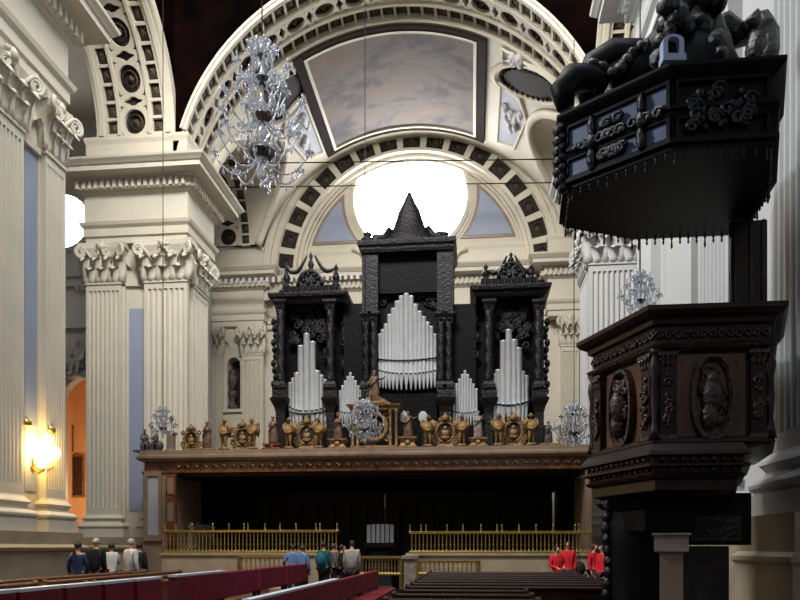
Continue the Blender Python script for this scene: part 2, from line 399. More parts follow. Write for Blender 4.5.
# left crossing pier, seen along its nave face
p = S('pillar', 'huge fluted pier at the left edge carrying a lit lamp')
YE = XL / ray(66)
a = MB(); a.box(-15, XL - .22, 9, YE - .12, Z_PL, Z_C1); a.build('shaft', 'cream_stucco', p)
Lf = frame((XL - .22, 0, 0), (0, 1, 0), (1, 0, 0))
pilaster(p, Lf, XL / ray(46), XL / ray(65.5), .22, 7)
pilaster(p, Lf, XL / ray(-17), XL / ray(24), .22, 9)
a = MB(); a.box(XL - .22, XL - .19, (XL - .2) / ray(25), (XL - .2) / ray(36.5), Z_PL + 1.0, Z_C0); a.build('wall_panel', 'blue_panel', p)
a = MB(); a.lbox(Lf, XL / ray(24), XL / ray(46), 0, .12, Z_C0 - .1, Z_C0 + .05); a.lbox(Lf, (XL - .2) / ray(37.2), (XL - .2) / ray(39.5), 0, .06, Z_PL, Z_C0); a.build('string_course', 'cream_stucco', p)
entablature(p, -15, XL, 9, YE, 'r'); plinth(p, -15, XL, 9, YE)

# left pier of the choir
p = S('pillar', 'fluted pier behind the choir\'s left end, nearer to the window')
YM = 25.0; X0 = UX(86, YM); X1 = UX(187, YM)
a = MB(); a.box(X0, X1 - .2, YM + .2, 27.6, Z_PL, Z_C1); a.build('shaft', 'cream_stucco', p)
Lf = frame((0, YM + .2, 0), (1, 0, 0), (0, -1, 0)); Ln = frame((X1 - .2, 0, 0), (0, 1, 0), (1, 0, 0))
pilaster(p, Lf, UX(86, YM), UX(121, YM), .2, 7); pilaster(p, Lf, UX(144, YM), X1, .2, 7)
pilaster(p, Ln, YM + .6, YM + 2.1, .2, 7)
a = MB(); a.lbox(Lf, UX(127, YM), UX(141, YM), 0, .03, Z_PL + 1.0, Z_C0 - .9); a.build('wall_panel', 'blue_panel', p)
a = MB(); a.lbox(Lf, UX(121, YM), UX(144, YM), 0, .1, Z_C0 - .08, Z_C0 + .06); a.lbox(Lf, UX(121, YM), UX(124, YM), 0, .1, Z_PL, Z_C0); a.build('string_course', 'cream_stucco', p)
entablature(p, X0, X1, YM, 27.6, 'fr'); plinth(p, X0, X1, YM, 27.6)

# right pier of the choir
p = S('pillar', 'white fluted pier behind the pulpit at the choir\'s right end')
X0 = UX(589, YM)
a = MB(); a.box(X0 + .2, 8, YM + .2, 27.6, Z_PL, Z_C1); a.build('shaft', 'white_stucco', p)
Ln = frame((X0 + .2, 0, 0), (0, 1, 0), (-1, 0, 0))
pilaster(p, Lf, X0, UX(637, YM), .2, 8, 'white_stucco'); pilaster(p, Lf, UX(652, YM), UX(690, YM), .2, 8, 'white_stucco'); pilaster(p, Ln, YM + .6, YM + 2.1, .2, 7, 'white_stucco')
entablature(p, X0, 8, YM, 27.6, 'fl', 'white_stucco'); plinth(p, X0, 8, YM, 27.6)

# right crossing pier, close to the camera
p = S('pillar', 'white fluted pier at the right edge that carries the pulpit')
YR0, YR1 = 7.0, XR / ray(637)
a = MB(); a.box(XR + .22, 9, YR0, YR1 - .1, Z_PL, Z_C1); a.build('shaft', 'white_stucco', p)
Lf = frame((XR + .22, 0, 0), (0, 1, 0), (-1, 0, 0))
pilaster(p, Lf, 8.95, 10.12, .22, 6, 'white_stucco', zb=2.0); pilaster(p, Lf, XR / ray(728), XR / ray(698), .22, 7, 'white_stucco')
for u0, u1, d in ((651, 637, .22), (674, 662, .12), (690, 674, .2)):
    pilaster(p, Lf, XR / ray(u0), XR / ray(u1), d, 0, 'white_stucco', cap=False)
entablature(p, XR, 9, YR0, YR1, 'l', 'white_stucco'); 
a = MB(); a.rmould(XR - .02, 9, 9.0, 10.2, [(.32, 0), (.32, 1.35), (.36, 1.4), (.36, 1.46), (.28, 1.52), (.28, 2.0), (0, 2.0)]); a.rmould(XR + .2, 9, 10.6, YR1, [(.32, 0), (.32, Z_PL), (0, Z_PL)]); a.build('plinth', 'plinth_stone', p)

# far piers
YF = 35.0
p = S('pillar', 'far left pier with a statue niche between pilasters')
X0, X1 = UX(196, YF), UX(263, YF)
Lf = frame((0, YF + .2, 0), (1, 0, 0), (0, -1, 0))
n0, n1, nz0, nz1 = UX(226, YF), UX(239, YF), VZ(232, 408, YF), VZ(232, 363, YF)
a = MB(); nc = (n0 + n1) / 2; nr = (n1 - n0) / 2
a.box(X0, n0, YF + .2, 36.4, Z_PL, Z_C1); a.box(n1, X1 - .2, YF + .2, 36.4, Z_PL, Z_C1); a.box(n0, n1, YF + .2, 36.4, Z_PL, nz0); a.box(n0, n1, YF + .9, 36.4, nz0, nz1 + nr)
for k in range(10):
    t0, t1 = PI * k / 10, PI * (k + 1) / 10
    a.prism([(nc + nr * cos(t0), nz1 + nr * sin(t0)), (nc + nr * cos(t1), nz1 + nr * sin(t1)), (nc + nr * cos(t1), nz1 + nr + .01), (nc + nr * cos(t0), nz1 + nr + .01)], Lf, 0, -1.2)
a.box(n0, n1, YF + .2, 36.4, nz1 + nr, Z_C1); a.build('shaft', 'cream_stucco', p)
a = MB(); a.box(n0, n1, YF + .88, YF + .9, nz0, nz1 + nr); a.build('niche_back', 'niche_dark', p)
a = MB(); a.lbox(Lf, n0 - .2, n1 + .2, 0, .15, nz0 - .2, nz0 - .05); a.lbox(Lf, n0 - .25, n1 + .25, 0, .12, nz0 - 1.4, nz0 - .9); a.build('niche_sill', 'cream_stucco', p)
pilaster(p, Lf, UX(205, YF), UX(222, YF), .2, 6); pilaster(p, Lf, UX(242, YF), X1, .2, 7)
entablature(p, X0, X1, YF, 36.4, 'fr'); plinth(p, X0, X1, YF, 36.4)
p = S('pillar', 'far right pier beside the organ\'s right flank')
X0 = UX(561, YF)
a = MB(); a.box(X0 + .1, 9, YF + .2, 36.4, Z_PL, Z_C1); a.build('shaft', 'cream_stucco', p)
pilaster(p, Lf, X0, UX(579, YF), .2, 7); pilaster(p, Lf, UX(592, YF), UX(612, YF), .2, 7)
entablature(p, UX(548, YF), 9, YF, 36.4, 'fl'); plinth(p, X0, 9, YF, 36.4)

# far wall with its lunette, round window and arch
XC = -3.05; YW = 35.85
wc = at(410, 197, YW); WR = 2.92
w = S('wall_end', 'cream end wall of the choir with a big round window')
a = MB(); a.box(-11.5, 6, YW, YW + .5, 0, 14.6)
n = 48; sq = []
x0, x1, z0, z1 = -12.5, 6.5, 14.6, 24.5
outer, inner = [], []
for i in range(n):
    t = 2 * PI * i / n; c, s = cos(t), sin(t)
    k = min(((x1 - wc.x) / c) if c > 1e-6 else 1e9, ((x0 - wc.x) / c) if c < -1e-6 else 1e9, ((z1 - wc.z) / s) if s > 1e-6 else 1e9, ((z0 - wc.z) / s) if s < -1e-6 else 1e9)
    outer.append((wc.x + k * c, wc.z + k * s)); inner.append((wc.x + WR * c, wc.z + WR * s))
Lw = frame((0, YW, 0), (1, 0, 0), (0, -1, 0))
a.ringprism(outer, inner, Lw, 0, -.5); a.build('wall_surface', 'cream_stucco', w)
win = empty('window_1', (wc.x, YW + .3, wc.z), 'big bright round window above the organ', 'window', kind='structure')
a = MB(); a.prism([(wc.x + (WR + .05) * cos(2 * PI * i / n), wc.z + (WR + .05) * sin(2 * PI * i / n)) for i in range(n)], Lw, -.36, -.4); a.build('pane', 'window_glow', win)
a = MB()
for r0, r1, b in ((WR, WR + .2, .08), (WR + .24, WR + .36, .05)):
    a.ringprism([(wc.x + r1 * cos(2 * PI * i / n), wc.z + r1 * sin(2 * PI * i / n)) for i in range(n)], [(wc.x + r0 * cos(2 * PI * i / n), wc.z + r0 * sin(2 * PI * i / n)) for i in range(n)], Lw, .0, b)
a.build('window_frame', 'cream_stucco', win)
HD = EYE + 14.1                                  # centre height of the end arch
def Fd(s, t, d):
    ph = PI * (1.06 - 1.12 * s); r = 6.05 + 1.0 * t
    return Vector((XC + r * cos(ph), YW - .5 + d, HD + r * sin(ph)))
a = MB(); N = 64
def ringband(mb, r0, r1, y0, y1, mi=0, zc=HD, xc=XC, ang0=1.06, ang=1.12, N=64):
    rows = []
    for i in range(N + 1):
        ph = PI * (ang0 - ang * i / N); c, s = cos(ph), sin(ph)
        rows.append([(xc + r0 * c, y1, zc + r0 * s), (xc + r0 * c, y0, zc + r0 * s), (xc + r1 * c, y0, zc + r1 * s), (xc + r1 * c, y1, zc + r1 * s)])
    mb.grid(rows, mi=mi, smooth=False)
ringband(a, 5.66, 5.78, YW - .12, YW); ringband(a, 5.78, 5.95, YW - .3, YW); ringband(a, 5.95, 6.1, YW - .6, YW); ringband(a, 7.0, 7.3, YW - .6, YW); ringband(a, 7.3, 7.7, YW - .75, YW); ringband(a, 7.7, 8.9, YW - .5, YW)
nd = 19
for k in range(nd):
    plate_hole(a, Fd, k / nd, (k + 1) / nd, 0, 1, 0, .12, lambda q: (.74 * cos(q) / max(abs(cos(q)), abs(sin(q))), .8 * sin(q) / max(abs(cos(q)), abs(sin(q)))), 20)
    s0, s1 = (k + .1) / nd, (k + .9) / nd; sc = (s0 + s1) / 2
    a.grid([[Fd(s0, t, .12) for t in (.06, .94)], [Fd(s1, t, .12) for t in (.06, .94)]], mi=1)
    for r0, r1, d in ((.55, .42, .03), (.25, 0, .02)):
        m_ = 10; hs = .5 / nd
        vs = [Fd(sc + hs * r0 * cos(2 * PI * i / m_), .5 + .5 * r0 * sin(2 * PI * i / m_), .12) for i in range(m_)] + [Fd(sc + hs * r1 * cos(2 * PI * i / m_), .5 + .5 * r1 * sin(2 * PI * i / m_), d) for i in range(m_)]
        a.add(vs, [(i, (i + 1) % m_, m_ + (i + 1) % m_, m_ + i) for i in range(m_)], 2, True)
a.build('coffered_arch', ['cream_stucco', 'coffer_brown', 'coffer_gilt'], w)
# blue-grey spandrel panels beside the window
def pane_outline(sg, off):
    pts = []; Ro = 5.5 - off; Ri = 3.42 + off; zb = EYE + 15.72 + off
    for i in range(15):
        ph = math.asin((zb - HD) / Ro) + (1.02 - math.asin((zb - HD) / Ro)) * i / 14
        x = XC + sg * Ro * cos(ph); z = HD + Ro * sin(ph)
        if (x - wc.x) ** 2 + (z - wc.z) ** 2 < Ri ** 2 or sg * (x - wc.x) < 0: break
        pts.append((x, z))
    top = pts[-1]; a1 = math.atan2(top[1] - wc.z, sg * (top[0] - wc.x)); a0 = math.asin(max(-1, (zb - wc.z) / Ri))
    for i in range(12):
        q = a1 + (a0 - a1) * i / 11; pts.append((wc.x + sg * Ri * cos(q), wc.z + Ri * sin(q)))
    return pts
for sg in (-1, 1):
    b_ = MB(); b_.prism(pane_outline(sg, 0), Lw, 0, .05); po = b_.build('spandrel_border', 'marble_brown', w)
    b_ = MB(); b_.prism(pane_outline(sg, .14), Lw, .03, .07); b_.build('spandrel_panel', 'blue_panel', w)
entablature(w, -10.9, 4.6, YW - .15, YW + .4, 'f')
# capital fragments beside the lunette foot
a = MB()
for sg, u in ((-1, 358), (1, 461)):
    c = at(u, 262, YW - .3); a.tube([(c.x - sg * .5, c.y, c.z - .6), (c.x - sg * .45, c.y, c.z + .1), (c.x - sg * .1, c.y, c.z + .55), (c.x + sg * .3, c.y, c.z + .7)], .12, 6)
a.build('scroll_bracket', 'cream_stucco', w)

# transverse arch before the choir vault
w = S('arch', 'great coffered arch spanning the nave in front of the choir'); w['category'] = 'arch'
def Fb(s, t, d):
    al = math.asin((Z_AT - EYE - 13.0) / 7.9); ph = PI - al - (PI - 2 * al) * s
    R = 7.9 + .5 * t + d; h = 13.0 - .4 * t
    return Vector((XC + R * cos(ph), YM + 2.7 * t, EYE + h + R * sin(ph)))
soffit(Fb, 17, 40, 'soffit', w)
a = MB()
ringband(a, 7.88, 8.0, YM - .06, YM + .1, 0, EYE + 13, XC, .9, .8); ringband(a, 8.0, 8.1, YM - .12, YM + .1, 0, EYE + 13, XC, .9, .8); ringband(a, 8.3, 11.0, 27.66, 27.75, 0, EYE + 12.55, XC, .9, .8); a.build('archivolt', 'cream_stucco', w)
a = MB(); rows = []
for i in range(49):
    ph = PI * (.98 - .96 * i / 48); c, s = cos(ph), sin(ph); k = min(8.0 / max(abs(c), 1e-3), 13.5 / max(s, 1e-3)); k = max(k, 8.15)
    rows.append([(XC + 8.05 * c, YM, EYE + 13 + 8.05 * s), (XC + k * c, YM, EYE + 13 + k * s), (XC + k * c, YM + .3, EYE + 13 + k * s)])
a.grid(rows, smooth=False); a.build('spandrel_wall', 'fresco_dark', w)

# arcade arches on both sides
def arcade(label, yc, r, xa, xb, nav, nre, nave_dir, dark):
    w = S('arch', label); w['category'] = 'arch'
    def F(s, t, d):
        ph = PI * s
        return Vector((xa + (xb - xa) * t, yc + (r + d) * cos(ph), Z_AT + (r + d) * sin(ph)))
    soffit(F, nav, nre, 'soffit', w, rc=(.14, .27, .73, .86), ov=(.33, .67))
    a = MB(); rows = []
    for i in range(41):
        c, s = cos(PI * i / 40), sin(PI * i / 40); x = xb; e = nave_dir * .05
        rows.append([(x - e, yc + (r - .02) * c, Z_AT + (r - .02) * s), (x + e, yc + (r - .02) * c, Z_AT + (r - .02) * s), (x + e, yc + (r + .3) * c, Z_AT + (r + .3) * s), (x - e, yc + (r + .3) * c, Z_AT + (r + .3) * s)])
    a.grid(rows, smooth=False); a.build('archivolt', 'cream_stucco', w)
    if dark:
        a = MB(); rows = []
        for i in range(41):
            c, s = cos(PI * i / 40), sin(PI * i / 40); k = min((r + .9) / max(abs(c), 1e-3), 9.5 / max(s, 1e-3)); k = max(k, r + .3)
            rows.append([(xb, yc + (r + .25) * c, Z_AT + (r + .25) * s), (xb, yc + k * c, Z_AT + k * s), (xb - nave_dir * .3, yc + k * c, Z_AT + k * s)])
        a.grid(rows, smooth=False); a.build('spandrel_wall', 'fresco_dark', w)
    return w
AR = (YM - YE) / 2
arcade('coffered arch at upper left springing from the fluted piers', YM - AR - .2, AR + .16, -14.0, XL - .4, 9, 22, 1, True)
arcade('coffered arch mostly hidden behind the pulpit canopy', (YM + YR1) / 2 + .05, (YM - YR1) / 2 - .1, 7.4, XR + .2, 8, 20, -1, True)
LY, LR = 31.4, 3.25
arcade('far left coffered arch behind the big chandelier', LY, LR, -13.9, -10.85, 8, 20, 1, False)
arcade('far right coffered arch beside the round window', LY, LR, 7.7, 4.75, 8, 20, -1, False)

# choir vault: barrel with two side lunettes
BR, BZ = 8.3, EYE + 12.5; BY0, BY1 = 27.6, 35.6
v = S('ceiling', 'pale vault over the choir with moulded side panels'); v['category'] = 'ceiling'
def zl(Y):
    d = abs(Y - LY); return Z_AT + (sqrt(max(0, LR ** 2 - d * d)) if d < LR else 0)
def Vb(ph, Y, d=0.0): return Vector((XC + (BR - d) * sin(ph), Y, BZ + (BR - d) * cos(ph)))
a = MB()
Ys = [BY0 + (BY1 - BY0) * i / 60 for i in range(61)]
for sg in (-1, 1):
    a.grid([[Vb(sg * math.acos(min(1, (zl(Y) - BZ) / BR)) * j / 24, Y) for j in range(25)] for Y in Ys])
    rows = []
    for i in range(33):
        q = PI * i / 32; Y = LY + LR * cos(q); z = Z_AT + LR * sin(q); xb = sqrt(max(0, BR ** 2 - (z - BZ) ** 2))
        rows.append([(XC + sg * (xb + (7.85 - xb) * j / 6), Y, z) for j in range(7)])
    a.grid(rows)
a.build('vault_surface', 'cream_stucco', v)
for sg in (-1, 1):
    a = MB(); a.tube([Vb(sg * math.acos((zl(LY + LR * cos(PI * i / 40)) - BZ) / BR), LY + LR * cos(PI * i / 40), .03) for i in range(41)], .2, 8); a.build('groin_rib', 'cream_stucco', v)
    def Fo(s, t, d, sg=sg): return Vb(-(math.radians(37) + math.radians(11) * t), 28.95 + 1.15 * s, -d) if sg < 0 else Vb(math.radians(40.5 + 14.5 * t), 28.7 - 1.0 * t + .78 * s, -d)
    a = MB(); n = 30
    O1 = [(1.12 * cos(2 * PI * i / n), .75 * sin(2 * PI * i / n)) for i in range(n)]
    for r0, r1, d0, d1 in ((1.22, 1.05, -.02, -.16), (1.05, .95, -.16, -.02)):
        vs = [Fo(x * r0, y * r0, d0) for x, y in O1] + [Fo(x * r1, y * r1, d1) for x, y in O1]
        a.add(vs, [(i, (i + 1) % n, n + (i + 1) % n, n + i) for i in range(n)], None, True)
    a.build('oculus_rim', 'cream_stucco', v)
    a = MB(); a.add([Fo(x * .97, y * .97, -.03) for x, y in O1], [tuple(range(n))]); a.build('oculus', 'coffer_brown', v)
    a = MB()
    for x, y in O1: a.ball(Fo(x * .86, y * .86, -.05), .09, None, None, 5, 4)
    a.build('bead_moulding', 'frame_dark', v)
    # moulded panels with stucco relief
    for pts, nm in (([(30.5, 27.75), (36, 27.75), (41, 27.75), (42, 27.78), (36, 28.1), (30.5, 28.35)], 'a'), ([(30.5, 29.6), (38, 29.9), (41.5, 31.0), (38, 33.9), (30.5, 34.4)], 'b')):
        cx = sum(p_[0] for p_ in pts) / len(pts); cy = sum(p_[1] for p_ in pts) / len(pts)
        def G(k, d): return [Vb(sg * math.radians(cx + (x - cx) * k), cy + (y - cy) * k, d) for x, y in pts]
        m_ = len(pts); a = MB()
        vs = G(1, .02) + G(.97, .12) + G(.85, .12) + G(.82, .03); fs = []
        for q in range(3):
            for i in range(m_): j = (i + 1) % m_; fs.append((q * m_ + i, q * m_ + j, (q + 1) * m_ + j, (q + 1) * m_ + i))
        a.add(vs, fs); po = a.build('panel_frame', 'cream_stucco', v)
        a = MB(); a.add(G(.83, .04), [tuple(range(m_))]); a.build('panel_ground', 'grey_panel', v)
        a = MB()
        for k in range(9 if nm == 'b' else 4):
            x = cx + random.uniform(-3, 3); y = cy + random.uniform(-.5, .5) * (1.8 if nm == 'b' else .3)
            a.ball(Vb(sg * math.radians(x), y, .08), .16, .3, .22, 6, 4)
        a.build('stucco_relief', 'white_stucco', v)
# ceiling fresco and its dark moulded frame
fp = empty('ceiling_fresco', Vb(0, 28) , 'large ceiling fresco of brownish and grey clouds in a dark frame', 'fresco')
PA, PB = -math.radians(26.5), math.radians(22.5)
a = MB(); a.grid([[Vb(PA + (PB - PA) * j / 20, 27.95 + 6.25 * i / 12, .1) for j in range(21)] for i in range(13)]); a.build('painted_surface', 'fresco_sky', fp)
def fframe(name, m, o0, o1, d0, d1):
    a = MB(); q = []
    for oo, dd in ((o0, d0), (o0, d1), (o1, d1), (o1, d0)):
        e = oo / BR; ring = [Vb(PA - e + (PB - PA + 2 * e) * j / 24, 27.95 - oo * .6, dd) for j in range(25)] + [Vb(PB + e - (PB - PA + 2 * e) * j / 24, 34.2 + oo * .7, dd) for j in range(25)]
        q.append(ring)
    a.grid(q, cu=True, cv=True, smooth=False); a.build(name, m, fp)
fframe('inner_moulding', 'cream_stucco', 0, .14, .05, .2); fframe('carved_border', 'frame_dark', .14, .55, .05, .16)

# iron tie rods across the vault
for v0, v1, Yt, lab in ((190, 175, 33.5, 'lower thin iron tie rod crossing in front of the round window'), (166, 152, 31.5, 'upper thin iron tie rod below the ceiling fresco')):
    a = MB(); a.tube([at(204, v0 - 2, Yt), at(560, (v0 + v1) / 2, Yt)], .03, 6); tag(a.build('tie_rod', 'iron'), lab, 'rod', 'iron tie rods of the choir vault', 'structure')

# aisles: end walls, outer walls and vaults
w = S('wall_left', 'left aisle wall with round window and orange lit chapel arch')
YA = 34.0
aw = at(64, 222, YA); ar = 1.36
a = MB(); ca = at(88, 445, YA); cz = VZ(86, 402, YA); cr = 1.35; cx = UX(87, YA)
x0, x1 = -27, -13.2
a.box(x0, cx - cr, YA, YA + .5, 0, cz); a.box(cx + cr, x1, YA, YA + .5, 0, cz)
La = frame((0, YA, 0), (1, 0, 0), (0, -1, 0))
top = [(cx + cr, cz)] + [(cx + cr * cos(PI * i / 16), cz + cr * sin(PI * i / 16)) for i in range(1, 16)] + [(cx - cr, cz)]
for i in range(16):
    (xa, za), (xb, zb) = top[i], top[i + 1]; a.prism([(xa, za), (xa, cz + 1.6), (xb, cz + 1.6), (xb, zb)], La, 0, -.5)
a.box(x0, cx - cr, YA, YA + .5, cz, cz + 1.6); a.box(cx + cr, x1, YA, YA + .5, cz, cz + 1.6); a.box(x0, x1, YA, YA + .5, cz + 1.6, aw.z - 2.2)
outer, inner = [], []
for i in range(32):
    t = 2 * PI * i / 32; c, s = cos(t), sin(t); k = min(((x1 - aw.x) / c) if c > 1e-6 else 1e9, ((x0 - aw.x) / c) if c < -1e-6 else 1e9, (4.5 / s) if s > 1e-6 else 1e9, (-2.2 / s) if s < -1e-6 else 1e9)
    outer.append((aw.x + k * c, aw.z + k * s)); inner.append((aw.x + ar * c, aw.z + ar * s))
a.ringprism(outer, inner, La, 0, -.5); a.box(x0, x1, YA, YA + .5, aw.z + 4.5, 25); a.build('wall_surface', 'white_stucco', w)
a = MB()
for v0, v1, d in ((272, 280, .5), (280, 288, .3), (317, 322, .2), (322, 330, .35)): a.box(x0, x1, YA - d, YA, VZ(75, v1, YA), VZ(75, v0, YA))
for k in range(60): a.box(-20 + k * .3, -20 + k * .3 + .15, YA - .42, YA - .3, VZ(75, 293, YA), VZ(75, 288, YA))
a.build('cornice', 'white_stucco', w)
a = MB(); a.box(-27, -13.2, 9, YA + 6, 23.5, 24); a.build('aisle_ceiling', 'cream_stucco', w)
a = MB(); a.box(-27.4, -27, 9, YA + 6, 0, 24); a.build('side_wall', 'cream_stucco', w)
wn = empty('window_2', (aw.x, YA + .3, aw.z), 'smaller bright round window at left between two piers', 'window', kind='structure')
a = MB(); a.prism([(aw.x + (ar + .03) * cos(2 * PI * i / 32), aw.z + (ar + .03) * sin(2 * PI * i / 32)) for i in range(32)], La, -.36, -.4); a.build('pane', 'window_glow', wn)
a = MB(); a.ringprism([(aw.x + (ar + .25) * cos(2 * PI * i / 32), aw.z + (ar + .25) * sin(2 * PI * i / 32)) for i in range(32)], inner, La, 0, .1); a.build('window_frame', 'white_stucco', wn)
ch = S('wall_chapel', 'orange lit chapel room seen through the left arch')
a = MB(); a.box(cx - 4, cx + 3.5, YA + 5.5, YA + 5.8, 0, cz + 3); a.box(cx - 4.2, cx - 4, YA + .5, YA + 5.8, 0, cz + 3); a.box(cx + 3.3, cx + 3.5, YA + .5, YA + 5.8, 0, cz + 3); a.box(cx - 4.2, cx + 3.5, YA + .5, YA + 5.8, cz + 3, cz + 3.2); a.build('wall_surface', 'chapel_plaster', ch)
w = S('wall_right', 'plain wall of the right aisle beyond the piers')
a = MB(); a.box(13, 13.4, -2, 42, 0, 24); a.box(8.9, 13, 36, 36.4, 0, 24); a.box(7.3, 13.2, 5, 42, 23.5, 24); a.build('wall_surface', 'white_stucco', w)
# ------------------------------------------------------------------ figures
def skin_mesh(V, E, sub=1):
    """V: {name: ((x, y, z), radius)}; E: [(a, b)] -> mesh grown round the skeleton"""
    names = list(V); ix = {n: i for i, n in enumerate(names)}
    me = bpy.data.meshes.new('skeleton'); me.from_pydata([V[n][0] for n in names], [(ix[a], ix[b]) for a, b in E], [])
    o = bpy.data.objects.new('skeleton', me); COL.objects.link(o)
    md = o.modifiers.new('skin', 'SKIN'); md.use_smooth_shade = True
    sv = me.skin_vertices[0].data
    for i, n in enumerate(names):
        r = V[n][1]; sv[i].radius = r if isinstance(r, tuple) else (r, r); sv[i].use_root = (i == 0)
    if sub: s2 = o.modifiers.new('sub', 'SUBSURF'); s2.levels = sub; s2.render_levels = sub
    dg = bpy.context.evaluated_depsgraph_get(); dg.update()
    res = bpy.data.meshes.new_from_object(o.evaluated_get(dg))
    bpy.data.objects.remove(o); bpy.data.meshes.remove(me)
    return res
def hand(V, E, side, wrist, d):
    """palm, four unequal bent fingers and a thumb off the side of the palm"""
    w = Vector(wrist); d = Vector(d).normalized(); sd = d.cross(Vector((0, 0, 1)))
    sd = Vector((0, -1, 0)) if sd.length < .1 else sd.normalized()
    if sd.y > 0: sd = -sd
    nb = d.cross(sd); p = side + 'palm'; V[p] = (tuple(w + d * .055), .032); E.append((side + 'wrist', p))
    for k, ln in enumerate((.068, .078, .072, .056)):
        b = w + d * .085 + sd * (.027 - .018 * k); m_ = b + d * ln * .55; t = m_ + d * ln * .35 + nb * (.02 if side == 'l' else -.02)
        for q, pt, r in (('a', b, .0105), ('b', m_, .0095), ('c', t, .008)): V[f'{side}f{k}{q}'] = (tuple(pt), r)
        E += [(p, f'{side}f{k}a'), (f'{side}f{k}a', f'{side}f{k}b'), (f'{side}f{k}b', f'{side}f{k}c')]
    a = w + d * .035 + sd * .035; b = a + d * .035 + sd * .018
    V[side + 'tha'] = (tuple(a), .012); V[side + 'thb'] = (tuple(b), .009); E += [(p, side + 'tha'), (side + 'tha', side + 'thb')]
def skeleton(arms=None, legs=None, head=(0, 0), wide=1.0, hands=True, hs=1.0):
    """standing figure 1.75 m tall facing -Y; arms = ((elbow), (wrist)) for left (+x) and right"""
    A = arms or (((.212, .02, 1.14), (.2, -.06, .9)), ((-.212, .02, 1.14), (-.2, -.06, .9)))
    G = legs or (((.1, -.01, .5), (.11, .02, .09)), ((-.1, -.01, .5), (-.11, .02, .09)))
    w = wide; hx, hy = head
    V = dict(pelvis=((0, 0, .96), (.15 * w, .125 * w)), spine=((0, .005, 1.12), (.14 * w, .11 * w)), chest=((0, .01, 1.32), (.165 * w, .12 * w)), nb=((0, .02, 1.455), .07), neck=((hx * .3, .005 + hy * .3, 1.53), .055), head=((hx, -.015 + hy, 1.53 + .105 * hs), (.082 * hs, .1 * hs)), crown=((hx, -.005 + hy, 1.53 + .2 * hs), (.055 * hs, .065 * hs)))
    E = [('pelvis', 'spine'), ('spine', 'chest'), ('chest', 'nb'), ('nb', 'neck'), ('neck', 'head'), ('head', 'crown')]
    V['nose'] = ((hx, -.128 * hs + hy, 1.53 + .1 * hs), .014); E.append(('head', 'nose'))
    for s, sg, (el, wr), (kn, an) in (('l', 1, A[0], G[0]), ('r', -1, A[1], G[1])):
        V[s + 'sh'] = ((sg * .158 * w, .015, 1.42), .062); V[s + 'el'] = (el, .047); V[s + 'wrist'] = (wr, (.033, .027))
        V[s + 'hip'] = ((sg * .09, 0, .88), .09 * w); V[s + 'kn'] = (kn, .06); V[s + 'an'] = (an, .043); V[s + 'toe'] = ((an[0] + sg * .02, an[1] - .15, an[2] - .05), .036)
        E += [('chest', s + 'sh'), (s + 'sh', s + 'el'), (s + 'el', s + 'wrist'), ('pelvis', s + 'hip'), (s + 'hip', s + 'kn'), (s + 'kn', s + 'an'), (s + 'an', s + 'toe')]
        if hands: hand(V, E, s, wr, Vector(wr) - Vector(el))
    return V, E
def grow(V, names, dr):
    return {n: (V[n][0], tuple(x + dr for x in V[n][1]) if isinstance(V[n][1], tuple) else V[n][1] + dr) for n in names}
def mesh_obj(name, me, m, parent=None):
    me.name = name; me.materials.clear(); me.materials.append(M[m]); me.polygons.foreach_set('use_smooth', [True] * len(me.polygons))
    o = bpy.data.objects.new(name, me); COL.objects.link(o)
    if parent is not None: o.parent = parent
    return o
